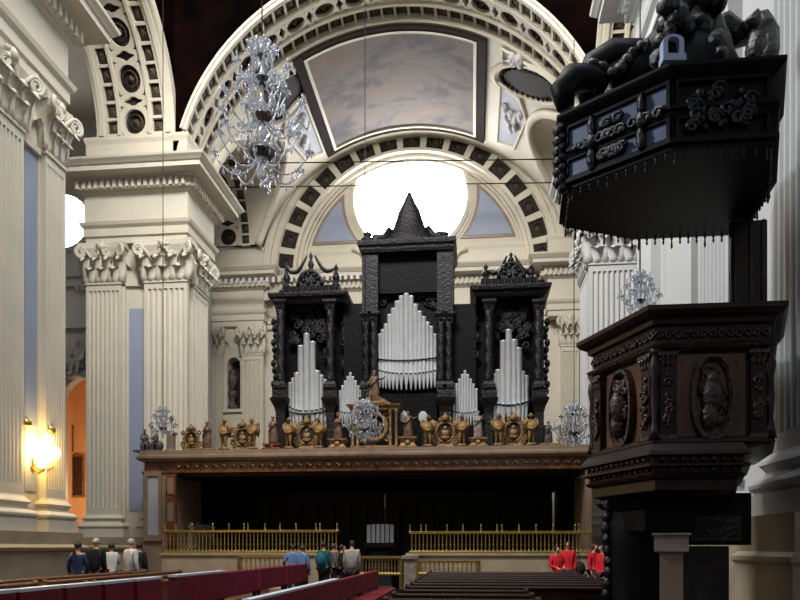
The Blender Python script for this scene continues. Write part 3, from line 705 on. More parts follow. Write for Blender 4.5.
def person(label, loc, rz, top, bottom, hair='hair_dark', scale=1.0, arms=None, legs=None, head=(0, 0), wide=1.0, hem=None, bag=None, group='people in the nave', long=0.0):
    V, E = skeleton(arms, legs, head, wide)
    o = empty('person', loc, label, 'person', group, rz=rz); o.scale = (scale,) * 3
    mesh_obj('body', skin_mesh(V, E), 'skin', o)
    up = ['spine', 'pelvis', 'chest', 'nb', 'lsh', 'lel', 'lwrist', 'rsh', 'rel', 'rwrist']
    Vt = grow(V, up, .012); Vt.update(grow(V, ['spine', 'pelvis', 'chest', 'lsh', 'rsh'], .03)); Vt['hem'] = ((0, 0, .82 - long), (.205 * wide, .18 * wide)); Vt['nb'] = (V['nb'][0], .095)
    for s in 'lr':
        p, q = Vector(V[s + 'el'][0]), Vector(V[s + 'wrist'][0]); Vt[s + 'wrist'] = (tuple(p + (q - p) * .88), .05)
    mesh_obj('jacket', skin_mesh(Vt, [('spine', 'pelvis'), ('pelvis', 'hem'), ('spine', 'chest'), ('chest', 'nb'), ('chest', 'lsh'), ('lsh', 'lel'), ('lel', 'lwrist'), ('chest', 'rsh'), ('rsh', 'rel'), ('rel', 'rwrist')]), 'cloth_' + top, o)
    lo = ['pelvis', 'lhip', 'lkn', 'lan', 'rhip', 'rkn', 'ran']; Vp = grow(V, lo, .022)
    mesh_obj('trousers', skin_mesh(Vp, [('pelvis', 'lhip'), ('lhip', 'lkn'), ('lkn', 'lan'), ('pelvis', 'rhip'), ('rhip', 'rkn'), ('rkn', 'ran')]), 'cloth_' + bottom, o)
    hx, hy = head
    h = MB(); rows = []
    for i in range(1, 7):
        ph = PI * .62 * i / 6
        rows.append([(hx + .088 * sin(ph) * cos(2 * PI * j / 12), hy + .005 + (.105 if sin(2 * PI * j / 12) > 0 else .095 if i < 4 else .07) * sin(ph) * sin(2 * PI * j / 12), 1.645 + .108 * cos(ph)) for j in range(12)])
    h.grid(rows, cv=True, caps=True); h.build('hair', hair, o, local=True)
    e = MB()
    for sg in (-1, 1): e.ball((hx + sg * .032, hy - .098, 1.645), .011, None, None, 6, 4)
    e.build('eyes', 'hair_dark', o, local=True)
    for s in 'lr':
        an = V[s + 'an'][0]; b = MB(); b.ball((an[0], an[1] - .06, .05), .055, .15, .055, 8, 5); b.build('shoe', 'cloth_black', o, local=True)
    if hem:
        b = MB(); b.lathe([(.2 * wide, .78), (.222 * wide, .79), (.222 * wide, .88), (.2 * wide, .89)], (0, 0, -long), 14, sy=.86); b.build('jacket_hem', 'cloth_' + hem, o, local=True)
    if bag: 
        b = MB(); bx, by, bz, m_ = bag
        b.ball((bx, by, bz), .17, .12, .22, 10, 7); k = b.build('backpack' if by > .1 else 'shoulder_bag', m_, o, local=True)
        b = MB(); b.tube([(bx * .3 + .1, by * .3, 1.46), (bx * .8 + .04, by * .9, 1.38), (bx, by, bz + .15)], .018, 5); b.build('strap', m_, k, local=True)
    return o

# statues share a handful of meshes
def figure_mb(arms=None, legs=None, head=(0, 0), hs=1.15, wide=1.0):
    V, E = skeleton(arms, legs, head, wide, hands=True, hs=hs); me = skin_mesh(V, E, 0)
    mb = MB(); mb.add([v.co for v in me.vertices], [tuple(p.vertices) for p in me.polygons], 0, True); bpy.data.meshes.remove(me); return mb
def robe(mb, lean=0.0, cape=True, w=1.0):
    rows = []
    for i in range(11):
        t = i / 10; z = 1.44 * (1 - t) + .0
        rb = (.17 + .10 * t + .05 * sin(PI * t)) * w
        rows.append([((rb * (1 + (.03 + .09 * t) * sin(7 * a + 2 * t)) * cos(a)) + lean * t, (rb * .78 * (1 + (.03 + .09 * t) * sin(7 * a + 2 * t))) * sin(a), z) for a in [2 * PI * j / 28 for j in range(28)]])
    mb.grid(rows, cv=True, caps=True)
    if cape:
        mb.tube([(.2, -.02, 1.42), (.1, -.2, 1.2), (-.12, -.22, .95), (-.24, -.05, .75), (-.2, .15, .5)], [.05, .07, .08, .07, .05], 6)
ARM_BLESS = (((.3, -.05, 1.22), (.34, -.22, 1.42)), ((-.25, -.04, 1.15), (-.1, -.24, 1.12)))
ARM_WIDE = (((.36, 0, 1.28), (.55, -.08, 1.36)), ((-.28, -.02, 1.16), (-.2, -.25, 1.05)))
ARM_BOOK = (((.24, -.05, 1.15), (.08, -.26, 1.2)), ((-.24, -.05, 1.15), (-.08, -.26, 1.16)))
LEG_STEP = (((.12, -.1, .5), (.14, -.02, .09)), ((-.1, .03, .5), (-.13, .08, .09)))
def statue(loc, label, m, arms, height, pm='gilt_wood', mitre=False, group='statues on the choir cornice', ped=.3):
    o = empty('statue', loc, label, 'statue', group)
    k = height / 1.8
    b = MB(); b.rmould(-.26, .26, -.2, .2, [(.06, 0), (.06, .06), (0, .1), (-.04, ped * .5), (0, ped - .08), (.05, ped - .05), (.05, ped)]); ped > .2 and b.ball((0, -.2, ped * .5), .1, .05, .1, 8, 5); b.build('pedestal', pm, o, local=True)
    f = figure_mb(arms, head=(.0, -.02)); robe(f)
    f.v = [p * k + Vector((0, 0, ped)) for p in f.v]; f.build('figure', m, o, local=True)
    h = MB(); h.ball((0, .0, (1.7 if not mitre else 1.78) * k + ped), .13 * k, .13 * k, (.1 if not mitre else .2) * k, 9, 5)
    if not mitre: h.ball((0, -.1 * k, 1.53 * k + ped), .07 * k, .05 * k, .1 * k, 7, 4)
    h.build('mitre' if mitre else 'hair', m, o, local=True)
    return o
def angel_proto(m):
    o = empty('angel_statue', (0, 0, 0), 'x', 'statue', 'small gilded angels on the choir cornice')
    f = figure_mb((((.33, -.05, 1.25), (.52, -.1, 1.2)), ((-.24, -.05, 1.15), (-.14, -.22, 1.0))), LEG_STEP, (.03, -.02), 1.35, 1.3)
    f.tube([(.2, -.1, 1.0), (.02, -.2, .92), (-.2, -.08, .98), (-.1, .14, 1.02), (.18, .1, 1.0), (.2, -.1, 1.0)], .07, 6)
    f.v = [p * .6 for p in f.v]; f.build('figure', m, o, local=True)
    for s in (-1, 1):
        w = MB()
        rows = []
        for i in range(8):
            t = i / 7; zt_ = .84 + .2 * sin(PI * t * .75) - .1 * t; zb_ = .72 - .42 * sin(PI * min(1, t * 1.1) * .7) + .25 * t + .02 * (i % 2)
            rows.append([(s * (.04 + .2 * t), .12 + .07 * sin(PI * t) + .025 * q, zb_ + (zt_ - zb_) * (.5 + .5 * p_)) for p_, q in ((-1, 0), (0, 1), (1, 0), (0, -1))])
        w.grid(rows, cv=True, caps=True)
        w.build('wing', m, o, local=True)
    b = MB(); b.ball((0, 0, .06), .2, .15, .06, 10, 5); b.build('cloud_base', m, o, local=True)
    h = MB(); h.ball((.018, 0, 1.03), .07, .075, .06, 8, 5)
    for k in range(7): h.ball((.018 + .065 * cos(k * .9), .065 * sin(k * .9), 1.0), .028, None, None, 5, 4)
    h.build('hair', m, o, local=True)
    return o
def scroll_pts(cx, cz, r, sg, turns=1.4, y=0, n=16, a0=0.0):
    return [(cx + sg * r * (1 - .75 * i / n) * cos(a0 + turns * 2 * PI * i / n), y, cz + r * (1 - .75 * i / n) * sin(a0 + turns * 2 * PI * i / n)) for i in range(n + 1)]
def cartouche_proto(m):
    o = empty('cartouche', (0, 0, 0), 'x', 'ornament', 'gilded cartouches on the choir cornice')
    b = MB(); b.rmould(-.34, .34, -.1, .1, [(.04, 0), (.04, .07), (0, .1), (-.06, .22), (-.2, .3)])
    for s in (-1, 1): b.tube(scroll_pts(s * .32, .2, .13, s), .045, 6)
    b.build('base', m, o, local=True)
    f = MB(); n = 28
    f.tube([(.34 * cos(2 * PI * i / n), 0, .66 + .4 * sin(2 * PI * i / n)) for i in range(n)], .06, 6, closed=True)
    for k in range(n): f.ball((.43 * cos(2 * PI * k / n), -.02, .66 + .5 * sin(2 * PI * k / n)), .05 if k % 2 else .035, None, None, 5, 4)
    for s in (-1, 1):
        f.tube(scroll_pts(s * .4, 1.0, .13, s, a0=PI), .042, 6); f.tube(scroll_pts(s * .46, .42, .12, s, a0=1), .04, 6); f.tube(scroll_pts(s * .16, 1.14, .11, -s, a0=-.5), .04, 6)
    f.build('scroll_frame', m, o, local=True)
    c = MB(); c.lathe([(.1, 1.1), (.16, 1.13), (.15, 1.18), (.18, 1.25), (.1, 1.32), (.03, 1.36), (.04, 1.42), (.01, 1.45)], (0, 0, 0), 10); c.build('crown', m, o, local=True)
    c = MB(); c.ball((0, .04, .66), .31, .04, .37, 16, 6); c.build('medallion', 'coffer_brown', o, local=True)
    c = MB(); c.ball((0, -.05, .82), .075, .07, .09, 8, 5); c.ball((0, -.03, .62), .17, .08, .16, 8, 5); c.ball((0, -.03, .46), .2, .07, .1, 8, 4); c.build('relief_bust', m, o, local=True)
    return o

# ------------------------------------------------------------------ choir
YC = 23.2
ZL = VZ(400, 447, YC); ZB = VZ(400, 470, YC)
XA, XB, XS0 = UX(138, YC), UX(597, YC), UX(177, YC)
ch = S('wall_choir', 'low choir screen of brown marble with dark openings')
a = MB(); a.box(XA + .15, XS0 - .25, YC + .1, 26, 0, ZB); a.box(UX(586, YC), XB - .15, YC + .1, 26, 0, ZB); a.build('pier_block', 'marble_brown', ch)
a = MB(); a.rmould(XA + .15, XB - .15, YC + .1, 33.5, [(.0, ZB - .02), (.05, ZB), (.05, ZB + .05), (-.02, ZB + .07), (-.02, ZB + .36), (.03, ZB + .38)]); a.build('frieze', 'marble_orange', ch)
a = MB(); a.rmould(XA + .15, XB - .15, YC + .1, 33.5, [(.03, ZB + .38), (.16, ZB + .44), (.2, ZB + .5), (.2, ZB + .58), (.1, ZB + .62), (.1, ZL), (-1, ZL)]); a.build('cornice', 'marble_brown', ch)
a = MB(); x = XS0; rr = random.Random(3)
while x < UX(586, YC):
    q = rr.uniform(.07, .12)
    a.tube([(x - q, YC + .1, ZB + .16), (x - q * .3, YC + .06, ZB + .28), (x + q * .4, YC + .06, ZB + .18), (x + q, YC + .1, ZB + .27)], .03, 5); a.ball((x, YC + .09, ZB + .22), .05, .04, .05, 6, 4); x += .33
a.build('frieze_carving', 'gilt_wood', ch)
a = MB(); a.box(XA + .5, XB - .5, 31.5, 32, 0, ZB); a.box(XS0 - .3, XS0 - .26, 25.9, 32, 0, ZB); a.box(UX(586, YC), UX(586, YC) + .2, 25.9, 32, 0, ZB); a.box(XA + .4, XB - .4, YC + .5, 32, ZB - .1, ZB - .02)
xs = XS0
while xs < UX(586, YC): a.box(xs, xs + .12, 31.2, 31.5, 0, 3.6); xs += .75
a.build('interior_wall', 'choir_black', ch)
# left end: grey inset panel and dark carved strip
a = MB(); a.box(UX(147, YC), UX(158, YC), YC + .06, YC + .1, VZ(150, 535, YC), VZ(150, 476, YC)); a.build('inset_panel', 'grey_panel', ch)
a = MB(); x0, x1, z0, z1 = UX(144, YC), UX(161, YC), VZ(150, 541, YC), VZ(150, 471, YC); x2, x3, z2, z3 = UX(147, YC), UX(158, YC), VZ(150, 535, YC), VZ(150, 476, YC)
a.ringprism([(x0, z0), (x1, z0), (x1, z1), (x0, z1)], [(x2, z2), (x3, z2), (x3, z3), (x2, z3)], frame((0, YC + .1, 0), (1, 0, 0), (0, -1, 0)), 0, .09); a.build('panel_frame', 'marble_brown', ch)
a = MB(); x0, x1 = UX(166, YC), UX(176, YC); a.box(x0, x1, YC - .02, YC + .1, 1.5, ZB - .05)
a.build('carved_strip', 'marble_orange', ch)
a = MB()
for v0, v1 in ((478, 494), (502, 521)): a.box(x0 + .07, x1 - .07, YC - .05, YC, VZ(170, v1, YC), VZ(170, v0, YC))
a.build('strip_panel', 'marble_brown', ch)
# stone bench walls under the gilded rails
ZR0 = VZ(400, 553, YC - .3)
rail_mesh = {}
def railing(u0, u1, label, n, Y, zb, zt, fin=True):
    x0, x1 = UX(u0, Y), UX(u1, Y); o = empty('railing', ((x0 + x1) / 2, Y, zb), label, 'railing', 'gilded choir railings')
    r = MB(); r.rmould(x0, x1, Y - .06, Y + .06, [(.0, zt - .09), (.03, zt - .06), (.03, zt - .02), (0, zt)]); r.build('top_rail', 'brass', o)
    r = MB(); r.rmould(x0, x1, Y - .06, Y + .06, [(.03, zb), (.03, zb + .05), (0, zb + .08)]); r.build('bottom_rail', 'brass', o)
    h = zt - zb - .14
    key = round(h, 3)
    if key not in rail_mesh:
        b = MB(); b.lathe([(.034, 0), (.034, .05 * h), (.018, .09 * h), (.022, .2 * h), (.034, .3 * h), (.03, .38 * h), (.016, .48 * h), (.03, .52 * h), (.016, .56 * h), (.018, .75 * h), (.028, .85 * h), (.016, .92 * h), (.03, .97 * h), (.03, h)], (0, 0, 0), 7)
        bo = b.build('baluster', 'brass', o, local=True); rail_mesh[key] = bo.data; bpy.data.objects.remove(bo)
    for k in range(n):
        q = bpy.data.objects.new('baluster', rail_mesh[key]); COL.objects.link(q); q.parent = o; q.location = (x0 + .06 + (x1 - x0 - .12) * k / (n - 1) - (x0 + x1) / 2, 0, .07)
    if fin:
        f = MB(); f.lathe([(.03, 0), (.035, .02), (.02, .04), (.035, .09), (.015, .14), (.028, .17), (.005, .24)], (0, 0, 0), 7); fo = f.build('finial', 'brass', o, local=True); fm = fo.data; bpy.data.objects.remove(fo)
        for uu in fin:
            q = bpy.data.objects.new('finial', fm); COL.objects.link(q); q.parent = o; q.location = (UX(uu, Y) - (x0 + x1) / 2, 0, zt - zb - .01)
    return o
YRL = YC - .35
zt = VZ(400, 529.5, YRL)
for u0, u1, lab in ((163, 339, 'stone bench wall under the left gilded railing'), (408, 592, 'stone bench wall under the right gilded railing')):
    a = MB(); x0, x1 = UX(u0, YRL), UX(u1, YRL); a.rmould(x0, x1, YRL - .12, YC + .3, [(.06, 0), (.06, .2), (0, .25), (0, ZR0 - .12), (.06, ZR0 - .08), (.06, ZR0), (-.1, ZR0)])
    tag(a.build('wall_bench', 'plinth_stone', None), lab, 'wall', kind='structure')
railing(165, 338, 'gilded baluster railing left of the choir gate', 47, YRL, ZR0, zt, (165, 176, 192, 213, 229, 244, 248, 265, 280, 296, 316, 320, 337))
railing(410, 591, 'gilded baluster railing right of the choir gate', 46, YRL, ZR0, VZ(500, 531, YRL), (410, 421, 426, 447, 463, 481, 497, 502, 519, 536, 553, 575, 579, 590))
railing(361, 400, 'low gilded gate rail in the dark choir entrance', 12, 22.6, VZ(380, 575, 22.6), VZ(380, 556, 22.6), False)['group'] = 'low gilded rails before the choir'
railing(240, 290, 'low gilded rail before the left stone bench wall', 11, 22.0, VZ(265, 574, 22.0), VZ(265, 556, 22.0), False)['group'] = 'low gilded rails before the choir'
railing(419, 478, 'low gilded rail before the right stone bench wall', 13, 22.0, VZ(450, 575, 22.0), VZ(450, 560, 22.0), False)['group'] = 'low gilded rails before the choir'
for o_ in [o for o in bpy.data.objects if o.name.startswith('railing') and 'low' in o['label']]:
    x_ = [c for c in o_.children if c.name.startswith('top_rail')][0]; xs = [v.co.x for v in x_.data.vertices]
    for q in (min(xs), max(xs)): b = MB(); b.box(q - .05, q + .05, -.05, .05, -o_.location.z, x_.data.vertices[-1].co.z); b.build('post', 'brass', o_, local=True)
a = MB(); pc = at(410.5, 580, 22.4); a.rmould(pc.x - .2, pc.x + .2, 22.2, 22.6, [(.06, 0), (.06, .15), (0, .2), (0, 1.15), (.06, 1.2), (.06, 1.3), (-.1, 1.34)]); pp = tag(a.build('gate_post', 'pale_statue', None, (pc.x, 22.4, 0)), 'short pale stone post beside the choir gate', 'post')
# lectern with a pale striped panel
lc = at(380, 600, 25.0); lc.z = 0
o = empty('lectern', lc, 'dark lectern in the choir entrance holding a pale striped panel', 'lectern')
z0, z1 = VZ(380, 543, 25), VZ(380, 524, 25); x0, x1 = UX(367, 25), UX(394.5, 25)
b = MB(); b.rmould(lc.x - .45, lc.x + .45, 24.8, 25.3, [(.1, 0), (.1, .1), (0, .2), (-.15, z0 - .3), (.1, z0 - .15), (.12, z0 - .02)]); b.build('stand', 'choir_black', o)
b = MB(); b.box(x0, x1, 24.95, 25.02, z0, z1); b.build('board', 'frame_dark', o)
for k in range(6):
    xx = x0 + (x1 - x0) * (k + .08) / 6; b = MB(); b.box(xx, xx + (x1 - x0) / 6 * .76, 24.91, 24.95, z0 + .01, z1 - (.03 if k in (0, 5) else .01)); b.build('pale_strip', 'white_trim', o)
cp = at(385, 500, 26.5)
o = empty('candlestick', (cp.x, 26.5, 0), 'tall thin candlestick gleaming in the dark choir', 'candlestick')
b = MB(); b.lathe([(.22, 0), (.2, .06), (.05, .15), (.03, .3), (.03, cp.z - .35), (.08, cp.z - .3), (.03, cp.z - .25)], (cp.x, 26.5, 0), 10); b.build('stem', 'brass', o)
b = MB(); b.lathe([(.035, cp.z - .25), (.035, cp.z + .2), (.005, cp.z + .24)], (cp.x, 26.5, 0), 8); b.build('candle', 'white_trim', o)

# figures on the choir cornice
YS = YC + .45
def on(u, v=447): q = at(u, v, YS); return Vector((q.x, YS, ZL))
ang = angel_proto('gilt_wood'); first = True
for u, side, lab in ((226, 1, 'angel left of the second gilded cartouche from the left'), (254, -1, 'angel right of the second gilded cartouche from the left'), (290, 1, 'gilded angel left of the cartouche before the left tall pipes'), (320, -1, 'gilded angel right of the cartouche before the left tall pipes'), (428, 1, 'gilded angel just right of the white oval mirrors'), (462, -1, 'gilded angel before the small right pipe group'), (498, 1, 'gilded angel left of the cartouche before the right tall pipes'), (531, -1, 'gilded angel right of the cartouche before the right tall pipes')):
    o = ang if first else copy_tree(ang); first = False
    place(o, on(u) - Vector((0, .2, 0)), lab); o.scale = (side, 1, 1)
car = cartouche_proto('gilt_wood'); first = True
for u, s, lab in ((188, .72, 'leftmost gilded cartouche beside the pink pedestal'), (240, .8, 'gilded cartouche between the two leftmost angels'), (305, .86, 'gilded cartouche before the left tall organ pipes'), (445, .88, 'gilded cartouche left of the small right pipe group'), (514, .86, 'gilded cartouche before the right tall organ pipes'), (569.5, .7, 'rightmost gilded cartouche near the pulpit')):
    o = car if first else copy_tree(car); first = False
    place(o, on(u) + Vector((0, .28, 0)), lab, scale=s)
statue(on(207), 'gilded robed saint on the cornice between the two leftmost cartouches', 'brown_statue', ARM_BOOK, .98, ped=.08)
statue(on(273), 'dark robed saint with raised arm at the organ\'s left foot', 'brown_statue', ARM_BLESS, .98, 'marble_orange', ped=.22)
statue(on(338), 'robed bishop with tall hat before the small left pipes', 'brown_statue', ARM_BOOK, .86, mitre=True, ped=.36)
statue(on(408), 'saint with spread arms between the white oval mirrors', 'brown_statue', ARM_WIDE, .9, ped=.38)
statue(on(478), 'pale robed saint between the small and tall right pipes', 'pale_statue', ARM_BLESS, .92, ped=.32)
statue(on(548.5), 'grey green saint at the organ\'s right foot', 'grey_statue', ARM_BOOK, .8, ped=.06)
# seated group at the far left end
o = empty('statue_group', on(150), 'grey group of two crouching figures on the cornice\'s left end', 'statue')
SIT = (((.13, -.3, .8), (.13, -.3, .4)), ((-.13, -.3, .8), (-.14, -.32, .4)))
for dx, r in ((-.2, .5), (.22, -.7)):
    f = figure_mb(ARM_BOOK, SIT, (.02, -.05), 1.2); f.tube([(.18, 0, 1.35), (.2, -.15, 1.0), (0, -.25, .85), (-.2, -.1, .7), (-.15, .1, .4)], .09, 6)
    f.v = [Matrix.Rotation(r, 3, 'Z') @ (p * .56 - Vector((0, 0, .18))) + Vector((dx, 0, 0)) for p in f.v]; f.build('figure', 'grey_statue', o, local=True)
b = MB(); b.box(-.5, .5, -.28, .28, 0, .06); b.ball((-.2, .1, .24), .22, .18, .2); b.ball((.25, .1, .24), .22, .18, .2); b.build('rock_base', 'grey_statue', o, local=True)
o = empty('pedestal', on(171), 'small pinkish pedestal on the cornice beside the crouching figures', 'pedestal'); b = MB(); b.rmould(-.12, .12, -.12, .12, [(.05, 0), (.05, .06), (0, .1), (0, .6), (.05, .64), (.05, .7)]); b.build('shaft', 'marble_brown', o, local=True)
for u, v, lab in ((146, 427, 'dark ball finial on a stem above the crouching figures'), (171.5, 421, 'dark ball lamp on the pinkish pedestal')):
    q = on(u); zt_ = VZ(u, v, YS); 
    base = ZL + (.70 if u > 160 else 0); yy = YS + (0 if u > 160 else .46)
    o = empty('ball_lamp', (q.x, yy, base), lab, 'lamp', 'ball lamps on the choir cornice')
    b = MB(); b.lathe([(.07, 0), (.05, .03), (.015, .05), (.015, zt_ - base)], (0, 0, 0), 8); b.build('stem', 'iron', o, local=True)
    b = MB(); b.ball((0, 0, zt_ - base + .06), .075, None, None, 10, 7); b.build('ball', 'ebony', o, local=True)
# gilded aedicule in the middle
ox = at(374, 447, YS + .2).x; o = empty('altar_frame', (ox, YS + .3, ZL), 'gilded columned frame with pediment at the middle of the choir cornice', 'shrine')
W2 = (UX(399, YS) - UX(349, YS)) / 2; ze = VZ(374, 409, YS) - ZL; za = VZ(374, 405, YS) - ZL
b = MB(); b.rmould(-W2, W2, -.25, .25, [(-.05, 0), (-.05, .12), (-.1, .15)]); b.build('base', 'gilt_wood', o, local=True)
for k in (-.86, -.66, .66, .9):
    b = MB(); b.lathe([(.07, .12), (.07, .17), (.05, .2), (.055, .5), (.045, ze - .16), (.075, ze - .04), (.08, ze)], (k * W2, -.12, 0), 10); b.build('column', 'gilt_wood', o, local=True)
b = MB(); b.rmould(-W2, W2, -.22, .25, [(-.02, ze), (-.02, ze + .06), (.06, za), (.08, za + .05), (0, za + .06)]); b.build('entablature', 'gilt_wood', o, local=True)
for s in (-1, 1):
    b = MB(); pts = [(s * .12, za + .06)] + [(s * (.12 + .5 * (1 - cos(PI / 2 * i / 8))), za + .06 + .3 * cos(PI / 2 * i / 8)) for i in range(9)]
    b.prism(pts if s > 0 else pts[::-1], frame((0, -.1, 0), (1, 0, 0), (0, -1, 0)), -.2, .1); b.build('broken_pediment', 'gilt_wood', o, local=True)
b = MB(); n = 28; zc_ = (ze + .12) / 2 + .05
b.tube([(.42 * cos(2 * PI * i / n), -.05, zc_ + .46 * sin(2 * PI * i / n)) for i in range(n)], .075, 7, closed=True)
for s in (-1, 1):
    for q in (-1, 1): b.tube(scroll_pts(s * .45, zc_ + q * .4, .14, s, a0=q), .045, 6, )
b.build('oval_frame', 'gilt_wood', o, local=True)
b = MB(); b.ball((0, .05, zc_), .4, .05, .44, 18, 6); b.build('oval_panel', 'coffer_brown', o, local=True)
statue(Vector((UX(373, YS), YS + .3, ZL + za + .07)), 'brown saint standing on top of the gilded columned frame', 'brown_statue', ARM_WIDE, 1.1, ped=.08)
for u, v, lab in ((387, 416, 'white oval mirror inside the gilded columned frame\'s right edge'), (404, 417, 'white oval mirror left of the saint with spread arms'), (423, 417, 'white oval mirror right of the saint with spread arms')):
    q = at(u, v, YS + .62); o = empty('oval_mirror', (q.x, YS + .62, ZL), lab, 'mirror', 'oval mirrors on the choir cornice')
    h = q.z - ZL; b = MB(); b.lathe([(.1, 0), (.06, .04), (.02, .06), (.02, h - .2)], (0, 0, 0), 8); b.build('stand', 'iron', o, local=True)
    b = MB(); b.ball((0, 0, h), .17, .025, .22, 18, 8); b.build('glass', 'mirror_oval', o, local=True)
    b = MB(); b.tube([(.175 * cos(2 * PI * i / 20), 0, h + .225 * sin(2 * PI * i / 20)) for i in range(20)], .022, 6, closed=True); b.build('rim', 'frame_dark', o, local=True)
q = at(232.5, 408, YF + .5)
o = empty('urn_statue', (q.x, YF + .5, nz0), 'dark vase statue standing in the far left niche', 'statue')
b = MB(); b.lathe([(.3, 0), (.3, .2), (.2, .3), (.12, .5), (.25, .7), (.3, .85), (.2, 1.0)], (0, 0, 0), 10); b.build('base', 'grey_statue', o, local=True)
b = MB(); b.lathe([(.1, 1.0), (.18, 1.15), (.3, 1.5), (.26, 1.75), (.16, 1.9), (.2, 1.98), (.05, 2.1), (.02, 2.3)], (0, 0, 0), 10); b.build('vase', 'grey_statue', o, local=True)
# ------------------------------------------------------------------ organ
YO = 25.4
OZ = ZL
oc = Vector((UX(408, YO), YO, OZ))
org = empty('pipe_organ', oc, 'huge dark carved pipe organ with silvery pipes on the choir screen', 'organ')
def ox_(u): return UX(u, YO)
def oz_(u, v): return VZ(u, v, YO)
z300 = oz_(408, 300); z292 = oz_(408, 291)
def casebox(name, u0, u1, z0, z1, y0, y1, m='organ_wood', prof=None):
    a = MB()
    if prof: a.rmould(ox_(u0), ox_(u1), y0, y1, prof)
    else: a.box(ox_(u0), ox_(u1), y0, y1, z0, z1)
    return a.build(name, m, org)
ztop_c = oz_(408, 252)
casebox('case_back', 273, 546, OZ, z300, YO + .75, YO + 2.0); casebox('center_tower_back', 362, 453, OZ, ztop_c, YO + .55, YO + 2.0)
casebox('base_case', 273, 546, OZ, oz_(408, 427), YO + .1, YO + .8)
CORN = lambda z, h, o: [(0, z), (o * .3, z + h * .25), (o * .35, z + h * .4), (o * .9, z + h * .6), (o, z + h * .85), (o, z + h), (0, z + h)]
casebox('side_cornice', 275, 342, 0, 0, YO + .0, YO + 2.0, 'organ_carving', CORN(z300, z292 - z300 + .05, .22)); casebox('side_cornice', 476, 545, 0, 0, YO, YO + 2.0, 'organ_carving', CORN(z300, z292 - z300 + .05, .22))
casebox('side_attic', 282, 338, z292, z292 + .42, YO + .2, YO + 1.8); casebox('side_attic', 481, 538, z292, z292 + .42, YO + .2, YO + 1.8)
casebox('center_cornice', 361, 453, 0, 0, YO - .1, YO + 2.0, 'organ_carving', CORN(ztop_c, .42, .12))
casebox('link_panel', 342, 362, OZ, oz_(350, 300), YO + .4, YO + 1.6); casebox('link_panel', 453, 476, OZ, oz_(465, 300), YO + .4, YO + 1.6)
zt3 = oz_(408, 312)
for u0, u1 in ((362, 378), (437, 453)): casebox('tower_pilaster', u0, u1, zt3, ztop_c, YO - .02, YO + .6, 'organ_carving')
casebox('tower_panel', 378, 437, oz_(408, 290), ztop_c, YO + .25, YO + .6); 
# pinnacles beside the centre, bell shaped crown
def finial(name, u, z0, h, r, n=8):
    a = MB(); a.lathe([(r, 0), (r, .08 * h), (r * .45, .14 * h), (r * .6, .25 * h), (r * .95, .4 * h), (r * .6, .55 * h), (r * .3, .66 * h), (r * .55, .74 * h), (r * .5, .84 * h), (r * .15, .92 * h), (r * .1, h)], (ox_(u), YO + .4, z0), n); return a.build(name, 'organ_carving', org)
zc0 = ztop_c + .4
a = MB(); h = VZ(407, 192, YO + .9) - zc0
rows = []
for t, w in ((0, 1.0), (.12, .95), (.25, .72), (.4, .5), (.55, .4), (.68, .33), (.8, .2), (.9, .12), (1, .03)):
    rows.append([(ox_(407) + 1.2 * w * cos(2 * PI * j / 12), YO + .9 + .7 * w * sin(2 * PI * j / 12), zc0 + h * t) for j in range(12)])
a.grid(rows, cv=True, caps=True)
for s in (-1, 1): a.tube([(ox_(407) + s * 1.35, YO + .6, zc0), (ox_(407) + s * 1.2, YO + .6, zc0 + .4), (ox_(407) + s * .9, YO + .7, zc0 + .45), (ox_(407) + s * .7, YO + .7, zc0 + .8)], [.22, .2, .16, .1], 7)
a.build('crown_dome', 'organ_carving', org)
for u in (366, 444): finial('finial', u, zc0, oz_(u, 229) - zc0 + .1, .3)
for u in (284, 334, 486, 532): finial('finial', u, z292 + .42, oz_(u, 259) - z292 - .42, .16)
for uc in (308.5, 511.5):
    a = MB(); L = frame((0, YO + .3, 0), (1, 0, 0), (0, -1, 0)); r = .46; zc = z292 + .42
    a.prism([(ox_(uc) + r * cos(PI * i / 16), zc + r * 1.15 * sin(PI * i / 16)) for i in range(17)], L, -.5, .1)
    a.tube([(ox_(uc) + r * cos(PI * i / 16), YO + .2, zc + r * 1.15 * sin(PI * i / 16)) for i in range(17)], .07, 6)
    for k in range(7): a.ball((ox_(uc) + .28 * cos(k * .9), YO + .2, zc + .26 + .16 * sin(k * .9)), .1, .07, .1, 6, 4)
    a.build('lunette', 'organ_carving', org)
    finial('finial', uc, zc + r * 1.1, oz_(uc, 247) - zc - r * 1.1, .13)
    a = MB(); zt_ = oz_(uc, 251)
    for s in (-1, 1):
        xe = ox_(uc + s * 24); xs_ = ox_(uc + s * 4); ze = oz_(uc, 265)
        a.tube([(xs_ + (xe - xs_) * t, YO + .4, zt_ + (ze - zt_) * t - .32 * sin(PI * t)) for t in [i / 9 for i in range(10)]], [.03 + .05 * sin(PI * i / 9) for i in range(10)], 6)
    a.build('garland', 'organ_carving', org)
    a = MB()
    for k in range(9):
        u = uc - 26 + k * 6.5; a.lathe([(.04, 0), (.03, .05), (.06, .15), (.03, .25), (.045, .3)], (ox_(u), YO + .14, z292 + .04), 7)
    a.build('balustrade', 'organ_carving', org)
